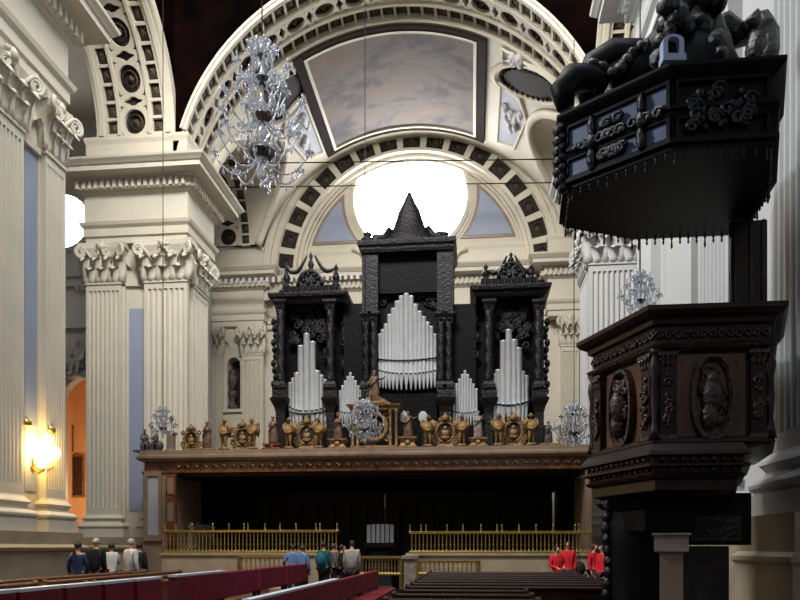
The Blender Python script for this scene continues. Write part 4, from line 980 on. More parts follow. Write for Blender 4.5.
# carved columns
def column(u, v0, v1, r):
    a = MB(); x = ox_(u); z0, z1 = oz_(u, v0), oz_(u, v1); H = z1 - z0; rows = []
    for i in range(41):
        t = i / 40; tw = t * 9 * PI
        rows.append([(x + r * (1 + .14 * sin(3 * q + tw)) * cos(q), YO + .12 + r * (1 + .14 * sin(3 * q + tw)) * sin(q), z0 + .25 + (H - .6) * t) for q in [2 * PI * j / 12 for j in range(12)]])
    a.grid(rows, cv=True, caps=True)
    a.rmould(x - r, x + r, YO + .12 - r, YO + .12 + r, [(.06, z0), (.06, z0 + .12), (0, z0 + .25)]); a.rmould(x - r, x + r, YO + .12 - r, YO + .12 + r, [(-.02, z1 - .38), (.02, z1 - .2), (.09, z1 - .08), (.09, z1)])
    for k in range(8): a.ball((x + r * cos(k * .785), YO + .12 + r * sin(k * .785), z1 - .25), .06, None, None, 5, 4)
    return a.build('column', 'organ_carving', org)
for u in (280, 330, 489, 539): column(u, 388, 300, .17)
for u in (365.5, 373.5, 441, 449): column(u, 388, 312, .14)
for u0, u1 in ((272.5, 287), (323.5, 336.5), (361, 378), (437, 454), (482, 496), (532, 547)):
    z0, z1 = oz_(u0, 401), oz_(u0, 388); casebox('bracket', u0, u1, 0, 0, YO - .05, YO + .5, 'organ_carving', [(-.12, OZ), (-.1, z0 - .4), (-.05, z0 - .2), (.05, z0), (.08, z0 + .1), (0, z0 + .15), (.0, z1)])
# carved side wings of the case
for u, s in ((273, -1), (546, 1)):
    a = MB()
    for k in range(12): a.ball((ox_(u) + s * .04 * (k % 3), YO + .35, oz_(u, 396 - k * 7)), .11, .14, .15, 6, 4)
    a.build('side_carving', 'organ_carving', org)
# pipes
def pipe(u, vt, vm, vf, r, yo=0.0):
    a = MB(); x = ox_(u); y = YO + .28 + yo; zt_, zm, zf = oz_(u, vt), oz_(u, vm), oz_(u, vf)
    a.lathe([(r * .22, zf), (r * .3, zf + .04), (r * .96, zm - .06), (r, zm), (r, zt_ - .03), (r * 1.03, zt_ - .025), (r * 1.03, zt_), (r * .85, zt_), (r * .85, zt_ - .08)], (x, y, 0), 12)
    L = frame((x, y, 0), (1, 0, 0), (0, -1, 0)); hm = r * 1.5
    a.prism([(-r * .62, zm - hm * .35), (r * .62, zm - hm * .35), (r * .62, zm + .02), (0, zm + hm), (-r * .62, zm + .02)], L, r * .8, r * 1.02)
    o = a.build('pipe', 'pipe_tin', org)
    b = MB(); b.lbox(L, -r * .6, r * .6, r * .95, r * 1.06, zm - .035, zm + .025); b.build('mouth', 'choir_black', o)
LT = [(288.8, 379), (292.4, 374), (296.6, 351), (301.4, 341), (306.4, 333), (311.2, 341), (315, 370), (318.6, 373), (322, 377), (325.4, 381)]
LG = [(288.6, 381), (292.2, 377), (296, 372), (300, 345), (306, 333), (312, 341), (316.4, 370), (320.2, 374), (323.6, 378)]
for i, (u, v) in enumerate(LG):
    t = (i - 4) / 4; pipe(u, v, 406 + 5 * (1 - t * t), 428, .098 if abs(t) > .6 else .118, -.16 * (1 - t * t))
RG = [(491.2, 376), (494.6, 373), (498.6, 369), (503.4, 340), (509, 329), (514.6, 339), (519, 347), (523, 370), (526.6, 374)]
for i, (u, v) in enumerate(RG):
    t = (i - 4) / 4; pipe(u, v, 401 + 5 * (1 - t * t), 426, .098 if abs(t) > .6 else .118, -.16 * (1 - t * t))
CGp = [(379, 332), (382.2, 328), (385.5, 323), (389.2, 314), (393, 308), (397, 301), (401.3, 296), (406.3, 293.5), (411, 296), (415.5, 304), (419.6, 311), (423.6, 316), (427.4, 321), (431, 325), (434.4, 332)]
for i, (u, v) in enumerate(CGp):
    t = (i - 7) / 7; pipe(u, v, 369 + 5 * (1 - t * t), 386 + 4 * (1 - t * t), .086 if abs(t) > .6 else .096, -.25 * (1 - t * t))
for U0, U1, pk in ((338.5, 360, 371), (453.5, 476.5, 369)):
    n = 9
    for i in range(n):
        t = (i - 4) / 4; pipe(U0 + (U1 - U0) * i / (n - 1), pk + 18 * abs(t) ** 1.1, 410 + 2 * (1 - t * t), 425, .052, -.05 * (1 - t * t))
# carved pipe shades above the pipe tops, and rails across the pipes
def shade(u0, u1, v0, tops, n=46):
    a = MB(); rr = random.Random(int(u0))
    for k in range(n):
        u = rr.uniform(u0, u1); vt = min([v for uu, v in tops if abs(uu - u) < (u1 - u0) / 4 + 2] or [tops[0][1] + 12])
        v = rr.uniform(v0, max(v0 + 2, vt - 4 + (rr.random() < .3) * 2)); a.tube(scroll_pts(ox_(u), oz_(u, v), rr.uniform(.1, .2), rr.choice((-1, 1)), a0=rr.uniform(0, 6), y=YO + .5, n=9), .045, 5)
    a.build('pipe_shade', 'organ_carving', org)
shade(289, 325, 303, LG); shade(491, 528, 303, RG); shade(379, 436, 285, CGp, 60); shade(340, 360, 303, [(350, 370)]); shade(455, 476, 303, [(465, 368)])
for G_, vm, d in ((LG, 411, .16), (RG, 406, .16), (CGp, 360, .25)):
    a = MB(); n = len(G_); c = (n - 1) / 2
    pts = [(ox_(G_[0][0] - 2 + (G_[-1][0] - G_[0][0] + 4) * i / 16), YO + .28 - d * (1 - ((i - 8) / 8) ** 2) - .11, oz_(408, vm - 3 + 4 * (1 - ((i - 8) / 8) ** 2))) for i in range(17)]
    a.tube(pts, .03, 5); a.build('pipe_rail', 'organ_carving', org)
# console niche below the centre pipes
casebox('console_back', 378, 437, OZ, oz_(408, 392), YO + .2, YO + .6)
# ------------------------------------------------------------------ pulpit
PY = 7.8
def ratio_pt(u, yk, Y0): return (ray(u) * yk * Y0, yk * Y0)
PB = [ratio_pt(655, 1, PY), ratio_pt(770, 1, PY), ratio_pt(768, 1.13, PY), ratio_pt(752, 1.27, PY), ratio_pt(655, 1.29, PY), ratio_pt(593, 1.146, PY)]
pz = lambda v: EYE + (HOR - v) / FPX * .969 * PY          # height read at the near left corner
pc_ = (sum(p_[0] for p_ in PB) / 6, sum(p_[1] for p_ in PB) / 6)
pul = empty('pulpit', (pc_[0], pc_[1], 0), 'dark carved wooden pulpit body on the right pier', 'pulpit')
def polyring(name, prof, m, poly=PB, par=None, cap=True):
    a = MB(); a.mould(poly, prof, cap=cap); return a.build(name, m, par or pul)
Zr = pz(310)
polyring('rim', [(-.3, Zr), (.17, Zr), (.17, Zr - .05), (.13, Zr - .09), (.06, Zr - .12), (.05, Zr - .17), (0, Zr - .18)], 'pulpit_wood', cap=False)
polyring('body', [(-.12, Zr - .02), (-.12, Zr - .04), (0, Zr - .16), (.0, pz(346)), (-.04, pz(347)), (-.04, pz(443)), (-.08, pz(446))], 'pulpit_wood')
polyring('frieze_moulding', [(0, pz(343)), (.04, pz(344)), (.07, pz(346)), (.05, pz(349)), (0, pz(352))], 'pulpit_carving', cap=False)
PB2 = [PB[0], ratio_pt(737, 1, PY), ratio_pt(735, 1.13, PY), ratio_pt(726, 1.25, PY), PB[4], PB[5]]
polyring('lower_frame', [(-.0, pz(437)), (.04, pz(439)), (.05, pz(443)), (-.02, pz(445)), (-.3, pz(449))], 'pulpit_wood', cap=False)
polyring('base_moulding', [(0, pz(441)), (.05, pz(444)), (.12, pz(452)), (.14, pz(456)), (.06, pz(457)), (.06, pz(463)), (.13, pz(465)), (.13, pz(467)), (.04, pz(468)), (.04, pz(473)), (.08, pz(475)), (.06, pz(478)), (0, pz(480)), (0, pz(490)), (-.1, pz(494)), (-.5, pz(500))], 'pulpit_wood', PB2)
def facef(i, poly=PB):
    p, q = Vector(poly[i] + (0,)), Vector(poly[(i + 1) % len(poly)] + (0,)); d = q - p; n = Vector((d.y, -d.x, 0)).normalized()
    return frame(p, d.normalized(), n), d.length
def relief(mb, L, a0, a1, c0, c1, n, s, seed, b=0.0):
    rr = random.Random(seed)
    for k in range(n):
        a = rr.uniform(a0 + s, a1 - s); c = rr.uniform(c0 + s, c1 - s); q = L(a, b, c)
        if k % 3 == 0: mb.tube([L(a + s * (1 - .7 * j / 8) * cos(j * .9), b + .02, c + s * (1 - .7 * j / 8) * sin(j * .9)) for j in range(9)], s * .28, 5)
        else: mb.ball(q, s * rr.uniform(.35, .7), s * rr.uniform(.35, .7), s * rr.uniform(.4, .8), 6, 4)
def pulpit_face(i, seed):
    L, W = facef(i); z0, z1 = pz(440), pz(353)
    if W > .35:
        for a0, a1 in ((.04 * W, .17 * W), (.83 * W, .96 * W)):
            s = MB(); s.lbox(L, a0, a1, -.04, .03, z0, z1 - .14); o = s.build('pilaster_strip', 'pulpit_wood', pul)
            s = MB(); relief(s, L, a0 + .0, a1 - .0, z0 + .08, z1 - .18, 16, (a1 - a0) * .34, seed + int(a0 * 100), .035); s.build('strip_carving', 'pulpit_carving', o)
            s = MB(); s.lbox(L, a0 - .03, a1 + .03, -.04, .06, z1 - .04, z1)
            for k in range(3): leaf(s, L, a0 + (a1 - a0) * (k + .5) / 3, .03, z1 - .16, (a1 - a0) * .4, .11, .05)
            s.lbox(L, a0 - .02, a1 + .02, -.04, .05, z0, z0 + .05); s.build('strip_capital', 'pulpit_carving', o)
        cx_, cz_ = W / 2, (z0 + z1) / 2 - .02; hw, hh = min(.19 * W, .23), (z1 - z0) * .485
        def out(k, n=40):
            r = []
            for j in range(n):
                t = 2 * PI * j / n; r.append((cx_ + hw * k * (abs(cos(t)) ** .7) * (1 if cos(t) > 0 else -1) * (1 if abs(sin(t)) < .8 else .95), cz_ + (hh - hw * (1 - k)) * sin(t)))
            return r
        f = MB(); f.lbox(L, .2 * W, .8 * W, -.06, -.035, z0 + .02, z1 - .02); f.build('panel_ground', 'pulpit_ground', pul); f = MB(); f.ringprism(out(1.0), out(.84), L, -.05, .05); f.ringprism(out(.84), out(.76), L, -.05, .02); o = f.build('medallion_frame', 'pulpit_carving', pul)
        f = MB(); relief(f, L, cx_ - hw * .75, cx_ + hw * .75, cz_ - hh * .75, cz_ + hh * .8, 30, .075, seed + 5, 0.0)
        f.ball(L(cx_, .03, cz_ + hh * .42), .07, .06, .09, 8, 5); f.ball(L(cx_, .03, cz_ + hh * .05), .12, .07, .2, 8, 5); f.ball(L(cx_ - .03, .03, cz_ - hh * .42), .09, .06, .16, 8, 5); f.build('medallion_relief', 'pulpit_carving', o)
    fr = MB(); n = max(3, int(W / .09))
    L2, W2_ = facef(i, PB2); n2 = max(3, int(W2_ / .1)); be = MB()
    for k in range(n2):
        a = W2_ * (k + .5) / n2; be.ball(L2(a, .075, pz(454)), .03, .03, .025, 6, 4); be.ball(L2(a, .09, pz(460)), .028, .02, .03, 6, 4); be.ball(L2(a, .06, pz(470)), .026, .03, .026, 6, 4)
    be.build('bead_carving', 'pulpit_carving', pul)
    for k in range(n):
        a = W * (k + .5) / n; fr.tube(scroll_local(L, a, (pz(343) + pz(329)) / 2 - .0, .05, 1 if k % 2 else -1), .016, 5); fr.ball(L(a + .03, 0, pz(331)), .025, .02, .02, 5, 4)
    fr.build('frieze_carving', 'pulpit_carving', pul)
def scroll_local(L, a, c, r, sg): return [L(a + sg * r * (1 - .08 * j) * cos(j * .8), .015, c + r * (1 - .08 * j) * sin(j * .8)) for j in range(10)]
for i in (0, 5, 4): pulpit_face(i, 11 * i + 3)
for i in (0, 5, 1):                                    # corner posts with little caryatids
    x, y = PB[i]; a = MB(); d = Vector((x - pc_[0], y - pc_[1], 0)).normalized(); b0 = Vector((x, y, 0)) + d * .0
    a.lathe([(.07, pz(440)), (.05, pz(430)), (.035, pz(420)), (.05, pz(400)), (.04, pz(380)), (.065, pz(368)), (.05, pz(360)), (.035, pz(357)), (.045, pz(354)), (.07, pz(350))], b0, 9)
    a.build('corner_post', 'pulpit_wood', pul)
# tapering underside and dark carved support down to the floor
SB = [(pc_[0] + (x - pc_[0]) * .62 - .3, pc_[1] + (y - pc_[1]) * .62) for x, y in PB2]
q0, q1 = UX(607, PY + 1.05), UX(664, PY + 1.05)
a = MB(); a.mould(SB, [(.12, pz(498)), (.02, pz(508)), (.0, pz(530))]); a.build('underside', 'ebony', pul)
a = MB(); ex0 = UX(668, 8.75); a.box(ex0, 3.32, 8.75, 9.25, VZ(700, 545, 8.75), pz(487)); a.build('shade_box', 'ebony', pul)  # dark box added to stand in for the shade below the pulpit
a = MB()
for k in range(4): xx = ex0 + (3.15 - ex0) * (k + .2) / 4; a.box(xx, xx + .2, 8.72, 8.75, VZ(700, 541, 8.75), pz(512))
a.build('shade_box_panel', 'ebony_carving', pul)
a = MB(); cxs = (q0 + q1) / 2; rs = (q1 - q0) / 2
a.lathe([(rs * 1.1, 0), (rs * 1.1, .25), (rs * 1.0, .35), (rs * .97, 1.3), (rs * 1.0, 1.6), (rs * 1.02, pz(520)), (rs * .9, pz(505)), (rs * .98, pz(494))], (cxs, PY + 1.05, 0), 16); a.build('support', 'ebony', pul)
a = MB()
for k in range(14): t = k / 13; a.ball((cxs - rs * (1.0 - .05 * sin(k)), PY + 1.0, .3 + t * (pz(500) - .3)), .07, .08, .1, 6, 4)
a.build('support_carving', 'ebony_carving', pul)
CY = 7.6
cz_ = lambda v: EYE + (HOR - v) / FPX * .967 * CY
# back board between pulpit and canopy
bx0, bx1 = UX(728, 9.4), UX(764, 9.4)
a = MB(); a.box(bx0, bx1, 9.3, 9.38, Zr - .8, cz_(150) - .02)
a.build('back_board', 'pulpit_wood', pul)
a = MB()
for t in (.12, .55, .88): xx = bx0 + (bx1 - bx0) * t; a.box(xx - .02, xx + .02, 9.27, 9.3, Zr - .5, cz_(152))
a.build('back_board_rib', 'ebony_carving', pul)
# low stair wall and stone post under the pulpit
wx0 = UX(687, 8.4)
st = empty('stair_wall', (3.2, 8.9, 0), 'dark stone stair wall under the pulpit', 'wall', kind='structure')
a = MB(); a.box(wx0 - .15, UX(729, 8.5), 8.5, 9.2, 0, VZ(700, 546, 8.5)); a.build('wall_surface', 'coffer_brown', st)
sp = empty('stone_post', (UX(673, 7.3), 7.3, 0), 'square pale stone post with cap standing under the pulpit', 'post')
a = MB(); hw = (UX(687, 7.1) - UX(661, 7.1)) / 2; z5 = VZ(673, 533, 7.1); x5 = UX(677, 7.1); hw *= .88
a.rmould(x5 - hw, x5 + hw, 7.1, 7.1 + 2 * hw, [(.04, 0), (.04, .2), (0, .24), (0, z5 - .2), (.0, z5 - .18)]); a.build('shaft', 'marble_brown', sp)
a = MB(); a.rmould(x5 - hw, x5 + hw, 7.1, 7.1 + 2 * hw, [(.0, z5 - .2), (.05, z5 - .18), (.05, z5 - .03), (.07, z5 - .02), (.07, z5), (-.05, z5)]); a.build('cap', 'pale_statue', sp); sp.rotation_euler = (0, 0, -math.radians(15))

# ------------------------------------------------------------------ sounding board
CY = 7.6
CB = [ratio_pt(670, 1, CY), ratio_pt(774, 1, CY), ratio_pt(772, 1.12, CY), ratio_pt(742, 1.285, CY), ratio_pt(634, 1.285, CY), ratio_pt(563, 1.222, CY), ratio_pt(567, 1.095, CY)]
cz_ = lambda v: EYE + (HOR - v) / FPX * .967 * CY
cc = (sum(p_[0] for p_ in CB) / 7, sum(p_[1] for p_ in CB) / 7)
can = empty('pulpit_canopy', (cc[0], cc[1], cz_(150)), 'black carved sounding board with scrolls above the pulpit', 'canopy')
a = MB(); a.mould(CB, [(-.0, cz_(150)), (.0, cz_(143)), (-.02, cz_(142)), (-.02, cz_(84)), (.05, cz_(80)), (.1, cz_(76)), (.12, cz_(73)), (.12, cz_(70)), (0, cz_(68)), (-.5, cz_(60))]); a.build('body', 'ebony', can)
a = MB(); a.mould(CB, [(-.02, cz_(120)), (.04, cz_(119)), (.06, cz_(115)), (.02, cz_(113)), (.05, cz_(111)), (.05, cz_(108)), (-.02, cz_(106))], cap=False); a.build('waist_moulding', 'ebony', can)
a = MB(); a.mould(CB, [(-.02, cz_(146)), (.05, cz_(145)), (.05, cz_(141)), (-.02, cz_(139))], cap=False); a.build('lower_moulding', 'ebony', can)
tm = []
for dz in (.0, .06):
    a = MB(); a.lathe([(.005, -.10 - dz), (.017, -.07 - dz), (.007, -.045), (.02, -.02), (.007, 0)], (0, 0, 0), 6); o = a.build('tassel', 'ebony_carving', can, local=True); tm.append(o.data); bpy.data.objects.remove(o)
for i in range(len(CB)):
    L, W = facef(i, CB); n = max(3, int(W / .105))
    for k in range(n):
        o = bpy.data.objects.new('tassel', tm[k % 4 == 0]); COL.objects.link(o); o.parent = can; o.location = L(W * (k + .5) / n, -.03, cz_(150)) - can.location
for i in (0, 6, 5):
    L, W = facef(i, CB)
    fr = MB(); 
    segs = ((.03, .25, 1), (.31, .73, 0), (.79, .98, 1)) if i == 6 else ((.08, .92, 0),)
    for t0, t1, k in segs:
        for v0, v1 in ((105, 85), (139, 121)):
            if i == 6:
                p_ = MB(); p_.lbox(L, W * t0, W * t1, -.03, .0, cz_(v0), cz_(v1)); p_.build('painted_sheen_panel', 'sky_sheen_paint', can)
            a0, a1, c0, c1 = W * t0, W * t1, cz_(v0), cz_(v1); e = .035
            fr.ringprism([(a0 - e, c0 - e), (a1 + e, c0 - e), (a1 + e, c1 + e), (a0 - e, c1 + e)], [(a0, c0), (a1, c0), (a1, c1), (a0, c1)], L, -.03, .04)
    fr.build('panel_frame', 'ebony', can)
    cv = MB()
    if i == 6:
        relief(cv, L, W * .34, W * .6, cz_(103), cz_(92), 14, .07, 8, .03); relief(cv, L, W * .3, W * .66, cz_(138), cz_(124), 22, .08, 9, .03); relief(cv, L, W * .02, W * .98, cz_(119), cz_(105), 40, .07, 10, .05)
        for t in (.28, .76): cv.ball(L(W * t, .05, cz_(112)), .07, .06, .1, 8, 5); cv.ball(L(W * t, .05, cz_(130)), .06, .05, .14, 8, 5); cv.ball(L(W * t, .05, cz_(95)), .05, .05, .14, 8, 5)
    else: relief(cv, L, W * .1, W * .9, cz_(139), cz_(86), 40, .08, 20 + i, .03)
    cv.build('face_carving', 'ebony_carving', can)
# corner volutes hanging at the left
a = MB()
for k in range(13): a.ball(Vector(CB[6] + (cz_(148) + (cz_(80) - cz_(148)) * k / 12,)) + Vector((-.05 - .05 * (k % 2), 0, 0)), .07, .07, .07, 6, 4)
a.build('corner_carving', 'ebony_carving', can)
# big scrolls rising from the corners to the middle, with a cluster of carvings on top
top = Vector((UX(700, CY + 1.0), CY + 1.0, cz_(70)))
def bigscroll(name, pts, rad, m='ebony', par=None):
    a = MB(); a.tube(pts, rad, 9, flat=1.0)
    return a.build(name, m, par or can)
yk = CY + 1.0
def Q(u, v, y=yk): return at(u, v, y)
bigscroll('scroll', [Q(566, 108, CY + .7), Q(562, 92, CY + .7), Q(572, 80, CY + .75), Q(590, 78, CY + .8), Q(602, 84, CY + .8), Q(597, 92, CY + .8)], [.1, .15, .17, .15, .12, .08])
bigscroll('scroll', [Q(590, 100), Q(586, 84), Q(594, 68), Q(614, 57), Q(636, 57), Q(650, 68), Q(655, 86)], [.12, .15, .18, .2, .2, .18, .15])
bigscroll('scroll', [Q(612, 90), Q(640, 76), Q(662, 60), Q(676, 40), Q(684, 14), Q(686, -20)], [.26, .3, .32, .3, .28, .26])
bigscroll('scroll', [Q(700, 70), Q(706, 50), Q(704, 30), Q(696, 10), Q(690, -20)], [.17, .14, .16, .17, .14])
bigscroll('scroll', [Q(712, 30, yk + .5), Q(724, 26, yk + .5), Q(738, 36, yk + .5), Q(752, 32, yk + .5), Q(762, 24, yk + .4), Q(768, 34, yk + .3), Q(769, 52, yk + .2), Q(764, 72, yk + .1)], [.13, .16, .15, .14, .15, .13, .12, .14], 'ebony_carving')
bigscroll('scroll', [Q(748, 30, yk + .3), Q(757, 20, yk + .3), Q(764, 26, yk + .3), Q(758, 36, yk + .3), Q(756, 52, yk + .2), Q(758, 70, yk + .2)], [.12, .12, .13, .12, .13, .14], 'ebony_carving')
a = MB(); rr = random.Random(15)
for k in range(34):
    t = rr.random(); u = 568 + 105 * t; v = 84 - 38 * t ** 1.6 - 16 * sin(PI * t * 2.2) ** 2
    a.ball(Q(u, v, yk - .3 + .1 * rr.random()), rr.uniform(.05, .1), .07, rr.uniform(.05, .1), 6, 4)
a.build('acanthus_carving', 'ebony_carving', can)
a = MB(); rr = random.Random(5)
for k in range(46):
    t = rr.random(); u = 690 + rr.uniform(-32, 34) * (1 - .15 * t); v = 62 - 90 * t
    a.ball(Q(u, v, yk - .25 + rr.uniform(-.15, .25)), rr.uniform(.08, .16), rr.uniform(.08, .14), rr.uniform(.09, .17), 7, 5)
a.build('crown_carving', 'ebony_carving', can)
a = MB(); a.lathe([(.5, cz_(72)), (.55, cz_(66)), (.42, cz_(60)), (.4, cz_(40)), (.5, cz_(20)), (.42, cz_(0)), (.3, cz_(-40)), (.2, cz_(-60))], (top.x - .05, top.y, 0), 14); a.build('crown_core', 'ebony', can)
a = MB(); L = frame(Q(672, 62, CY + .45), (CT, ST, 0), (ST, -CT, 0)); w_ = .115; h_ = .29
L0 = lambda a_, b_, c_: L(a_, b_, c_)
o_ = [(w_, -.02), (w_, h_ * .72)] + [(w_ * cos(PI * i / 8), h_ * .72 + w_ * .6 * sin(PI * i / 8)) for i in range(1, 8)] + [(-w_, h_ * .72), (-w_, -.02)]
i_ = [(w_ * .55, .06), (w_ * .55, h_ * .7)] + [(w_ * .55 * cos(PI * i / 8), h_ * .7 + w_ * .4 * sin(PI * i / 8)) for i in range(1, 8)] + [(-w_ * .55, h_ * .7), (-w_ * .55, .06)]
a.ringprism(o_, i_, L, -.06, .05); a.lbox(L, -w_ * 1.1, w_ * 1.1, -.06, .08, -.03, .045); a.lbox(L, -w_ * .6, w_ * .6, -.06, -.03, .0, h_ * .9, 1)
a.build('niche_frame', ['niche_pale', 'ebony'], can)
# cable box on the near pier
a = MB(); q = at(785, 100, 8.6); a.box(XR - .06, XR + .02, 8.55, 8.7, q.z - .12, q.z + .08); o = a.build('cable_box', 'ebony', None, (XR, 8.6, q.z)); tag(o, 'small black box with a cable on the pier beside the canopy', 'box')
a = MB(); a.tube([(XR - .03, 8.62, q.z - .1), (XR - .05, 8.72, q.z - .4), (XR - .02, 8.75, q.z - .9), (XR - .03, 8.7, q.z - 1.2)], .012, 5); a.build('cable', 'white_trim', o)

# ------------------------------------------------------------------ pews
def pew(w, label, group, m, back, depth=.9):
    o = empty('pew', (0, 0, 0), label, 'pew', group)
    for s in (-1, 1):
        e = MB(); L = frame((s * (w / 2 - .03), 0, 0), (0, 1, 0), (1, 0, 0))
        e.prism([(-.42, 0), (.08, 0), (.1, back - .05), (.06, back + .03), (-.02, back), (-.06, .62), (-.36, .6), (-.44, .54)], L, -.03, .03); e.build('end_panel', m, o, local=True)
    b = MB(); b.box(-w / 2 + .06, w / 2 - .06, -.42, .0, .42, .46); b.build('seat', m, o, local=True)
    b = MB(); b.box(-w / 2 + .06, w / 2 - .06, .02, .06, .3, back - .04); b.build('backrest', m, o, local=True)
    b = MB(); b.rmould(-w / 2 + .06, w / 2 - .06, .0, .09, [(0, back - .06), (.015, back - .04), (.015, back - .02), (0, back)]); b.build('top_rail', m, o, local=True)
    b = MB(); b.box(-w / 2 + .06, w / 2 - .06, .3, .42, .14, .18); b.box(-w / 2 + .2, -w / 2 + .3, .05, .42, .0, .14); b.box(w / 2 - .3, w / 2 - .2, .05, .42, 0, .14); b.build('kneeler', m, o, local=True)
    return o
PX0, PX1 = -1.08, 2.55
pw = pew(PX1 - PX0, 'x', 'dark pews of the right block', 'pew_wood', .95)
ords = ('first', 'second', 'third', 'fourth', 'fifth', 'sixth', 'seventh', 'eighth', 'ninth', 'tenth', 'eleventh')
pn = pew(1.9, 'x', 'dark pews of the right block', 'pew_wood', .95)
for k in range(11):
    o = (pw if k == 0 else copy_tree(pw)) if k < 8 else (pn if k == 8 else copy_tree(pn)); place(o, ((PX0 + PX1) / 2 if k < 8 else PX0 + .95, 17.8 - .93 * k, 0), f'dark wooden pew of the right block, {ords[k]} row from the choir railing')
bp = pew(5.6, 'x', 'brown pews along the left side', 'brown_pew', 1.0)
k = 0
for i, X in enumerate((-5.4, -6.3, -7.2, -8.1)):
    for j, Y in enumerate((8.2, 14.0)):
        o = bp if k == 0 else copy_tree(bp); k += 1
        place(o, (X, Y, 0), f'brown wooden pew on the left, {ords[i]} line behind the red benches, {"near" if j == 0 else "far"} half', rz=PI / 2)
# red upholstered benches set along the nave
def redbench(w, label, group, m, back, trim=True):
    o = empty('bench', (0, 0, 0), label, 'bench', group)
    b = MB(); b.rmould(-w / 2, w / 2, -.06, .06, [(-.02, back - .46), (.0, back - .44), (.0, back - .05), (-.02, back - .03)]); b.build('padded_back', m, o, local=True)
    b = MB(); b.box(-w / 2 + .02, w / 2 - .02, -.55, -.05, .36, .46); b.build('seat', m, o, local=True)
    if trim: b = MB(); b.rmould(-w / 2, w / 2, -.05, .05, [(0, back - .035), (.01, back - .03), (.01, back), (-.03, back)]); b.build('top_trim', 'white_trim', o, local=True)
    for s in (-1, 1):
        for y in (0, -.5):
            l = MB(); x = s * (w / 2 - .06); l.box(x - .035, x + .035, y - .03, y + .03, 0, back - .44 if y == 0 else .37); l.build('leg', 'pew_wood', o, local=True)
    b = MB(); b.box(-w / 2 + .03, w / 2 - .03, -.03, .03, .12, .34); b.build('skirt_board', 'pew_wood', o, local=True)
    return o
G1 = 'red seats with white edge'
rb = redbench(.66, 'x', G1, 'red_velvet', 1.2); 
posn = ('nearest', 'second nearest', 'third nearest', 'fourth nearest', 'farthest')
for k, Y in enumerate((5.85, 6.53, 7.21, 7.89, 8.57)):
    o = rb if k == 0 else copy_tree(rb); place(o, (-4.15 + .03 * k, Y - .25, 0), f'red velvet seat with white top edge at lower left, {posn[k]} of five', rz=PI / 2)
rb = redbench(1.9, 'x', 'red and maroon benches in the middle row', 'red_velvet', 1.2)
place(rb, (-4.05, 10.1, 0), 'bright red velvet bench with white edge beside the maroon benches', rz=PI / 2)
mb_ = redbench(1.85, 'x', 'red and maroon benches in the middle row', 'maroon_velvet', 1.2, False)
for k, Y in enumerate((12.1, 14.1, 16.1)):
    o = mb_ if k == 0 else copy_tree(mb_); place(o, (-4.12, Y, 0), f'maroon velvet bench, {("nearest", "middle", "farthest")[k]} of the three maroon ones', rz=PI / 2)
fb = redbench(2.7, 'x', 'red front benches along the aisle', 'red_velvet', .97)
for k, Y in enumerate((9.3, 12.05)):
    o = fb if k == 0 else copy_tree(fb); place(o, (-2.62, Y, 0), f'low red bench with white edge along the centre aisle, {("nearer", "farther")[k]} one', rz=PI / 2)
fb = redbench(2.8, 'x', 'red front benches along the aisle', 'red_velvet', .97, False)
for k, Y in enumerate((14.85, 17.75)):
    o = fb if k == 0 else copy_tree(fb); place(o, (-2.62, Y, 0), f'low red bench without white edge along the aisle, {("nearer", "farther")[k]} one to the camera', rz=PI / 2)
# ------------------------------------------------------------------ chandeliers
def arm_mb(R, rise, drop, m=None):
    a = MB(); P = []
    for i in range(11):
        t = i / 10; P.append((.06 + (R - .06) * t, 0, -drop * sin(PI * t * .95) + rise * t ** 2))
    a.tube(P, [.022 - .006 * i / 10 for i in range(11)], 6)
    for t in (4, 7): a.ball((P[t][0], 0, P[t][2]), .036, None, None, 6, 4)
    for t in (3, 6, 8): a.lathe([(.004, -.16), (.026, -.11), (.008, -.04), (.004, .0)], (P[t][0], 0, P[t][2]), 5)
    return a, P[-1]
def cup_mb(p, c=True, s=1.0):
    a = MB(); x, y, z = p
    a.lathe([(.01, 0), (.03 * s, .01), (.085 * s, .04), (.09 * s, .05), (.04 * s, .05), (.03 * s, .03)], (x, y, z), 9)
    if c: a.lathe([(.017, .03), (.017, .20), (.006, .23)], (x, y, z), 6)
    for k in range(5): a.ball((x + .085 * s * cos(k * 1.257), y + .085 * s * sin(k * 1.257), z + .0), .014, .014, .04, 5, 4)
    return a
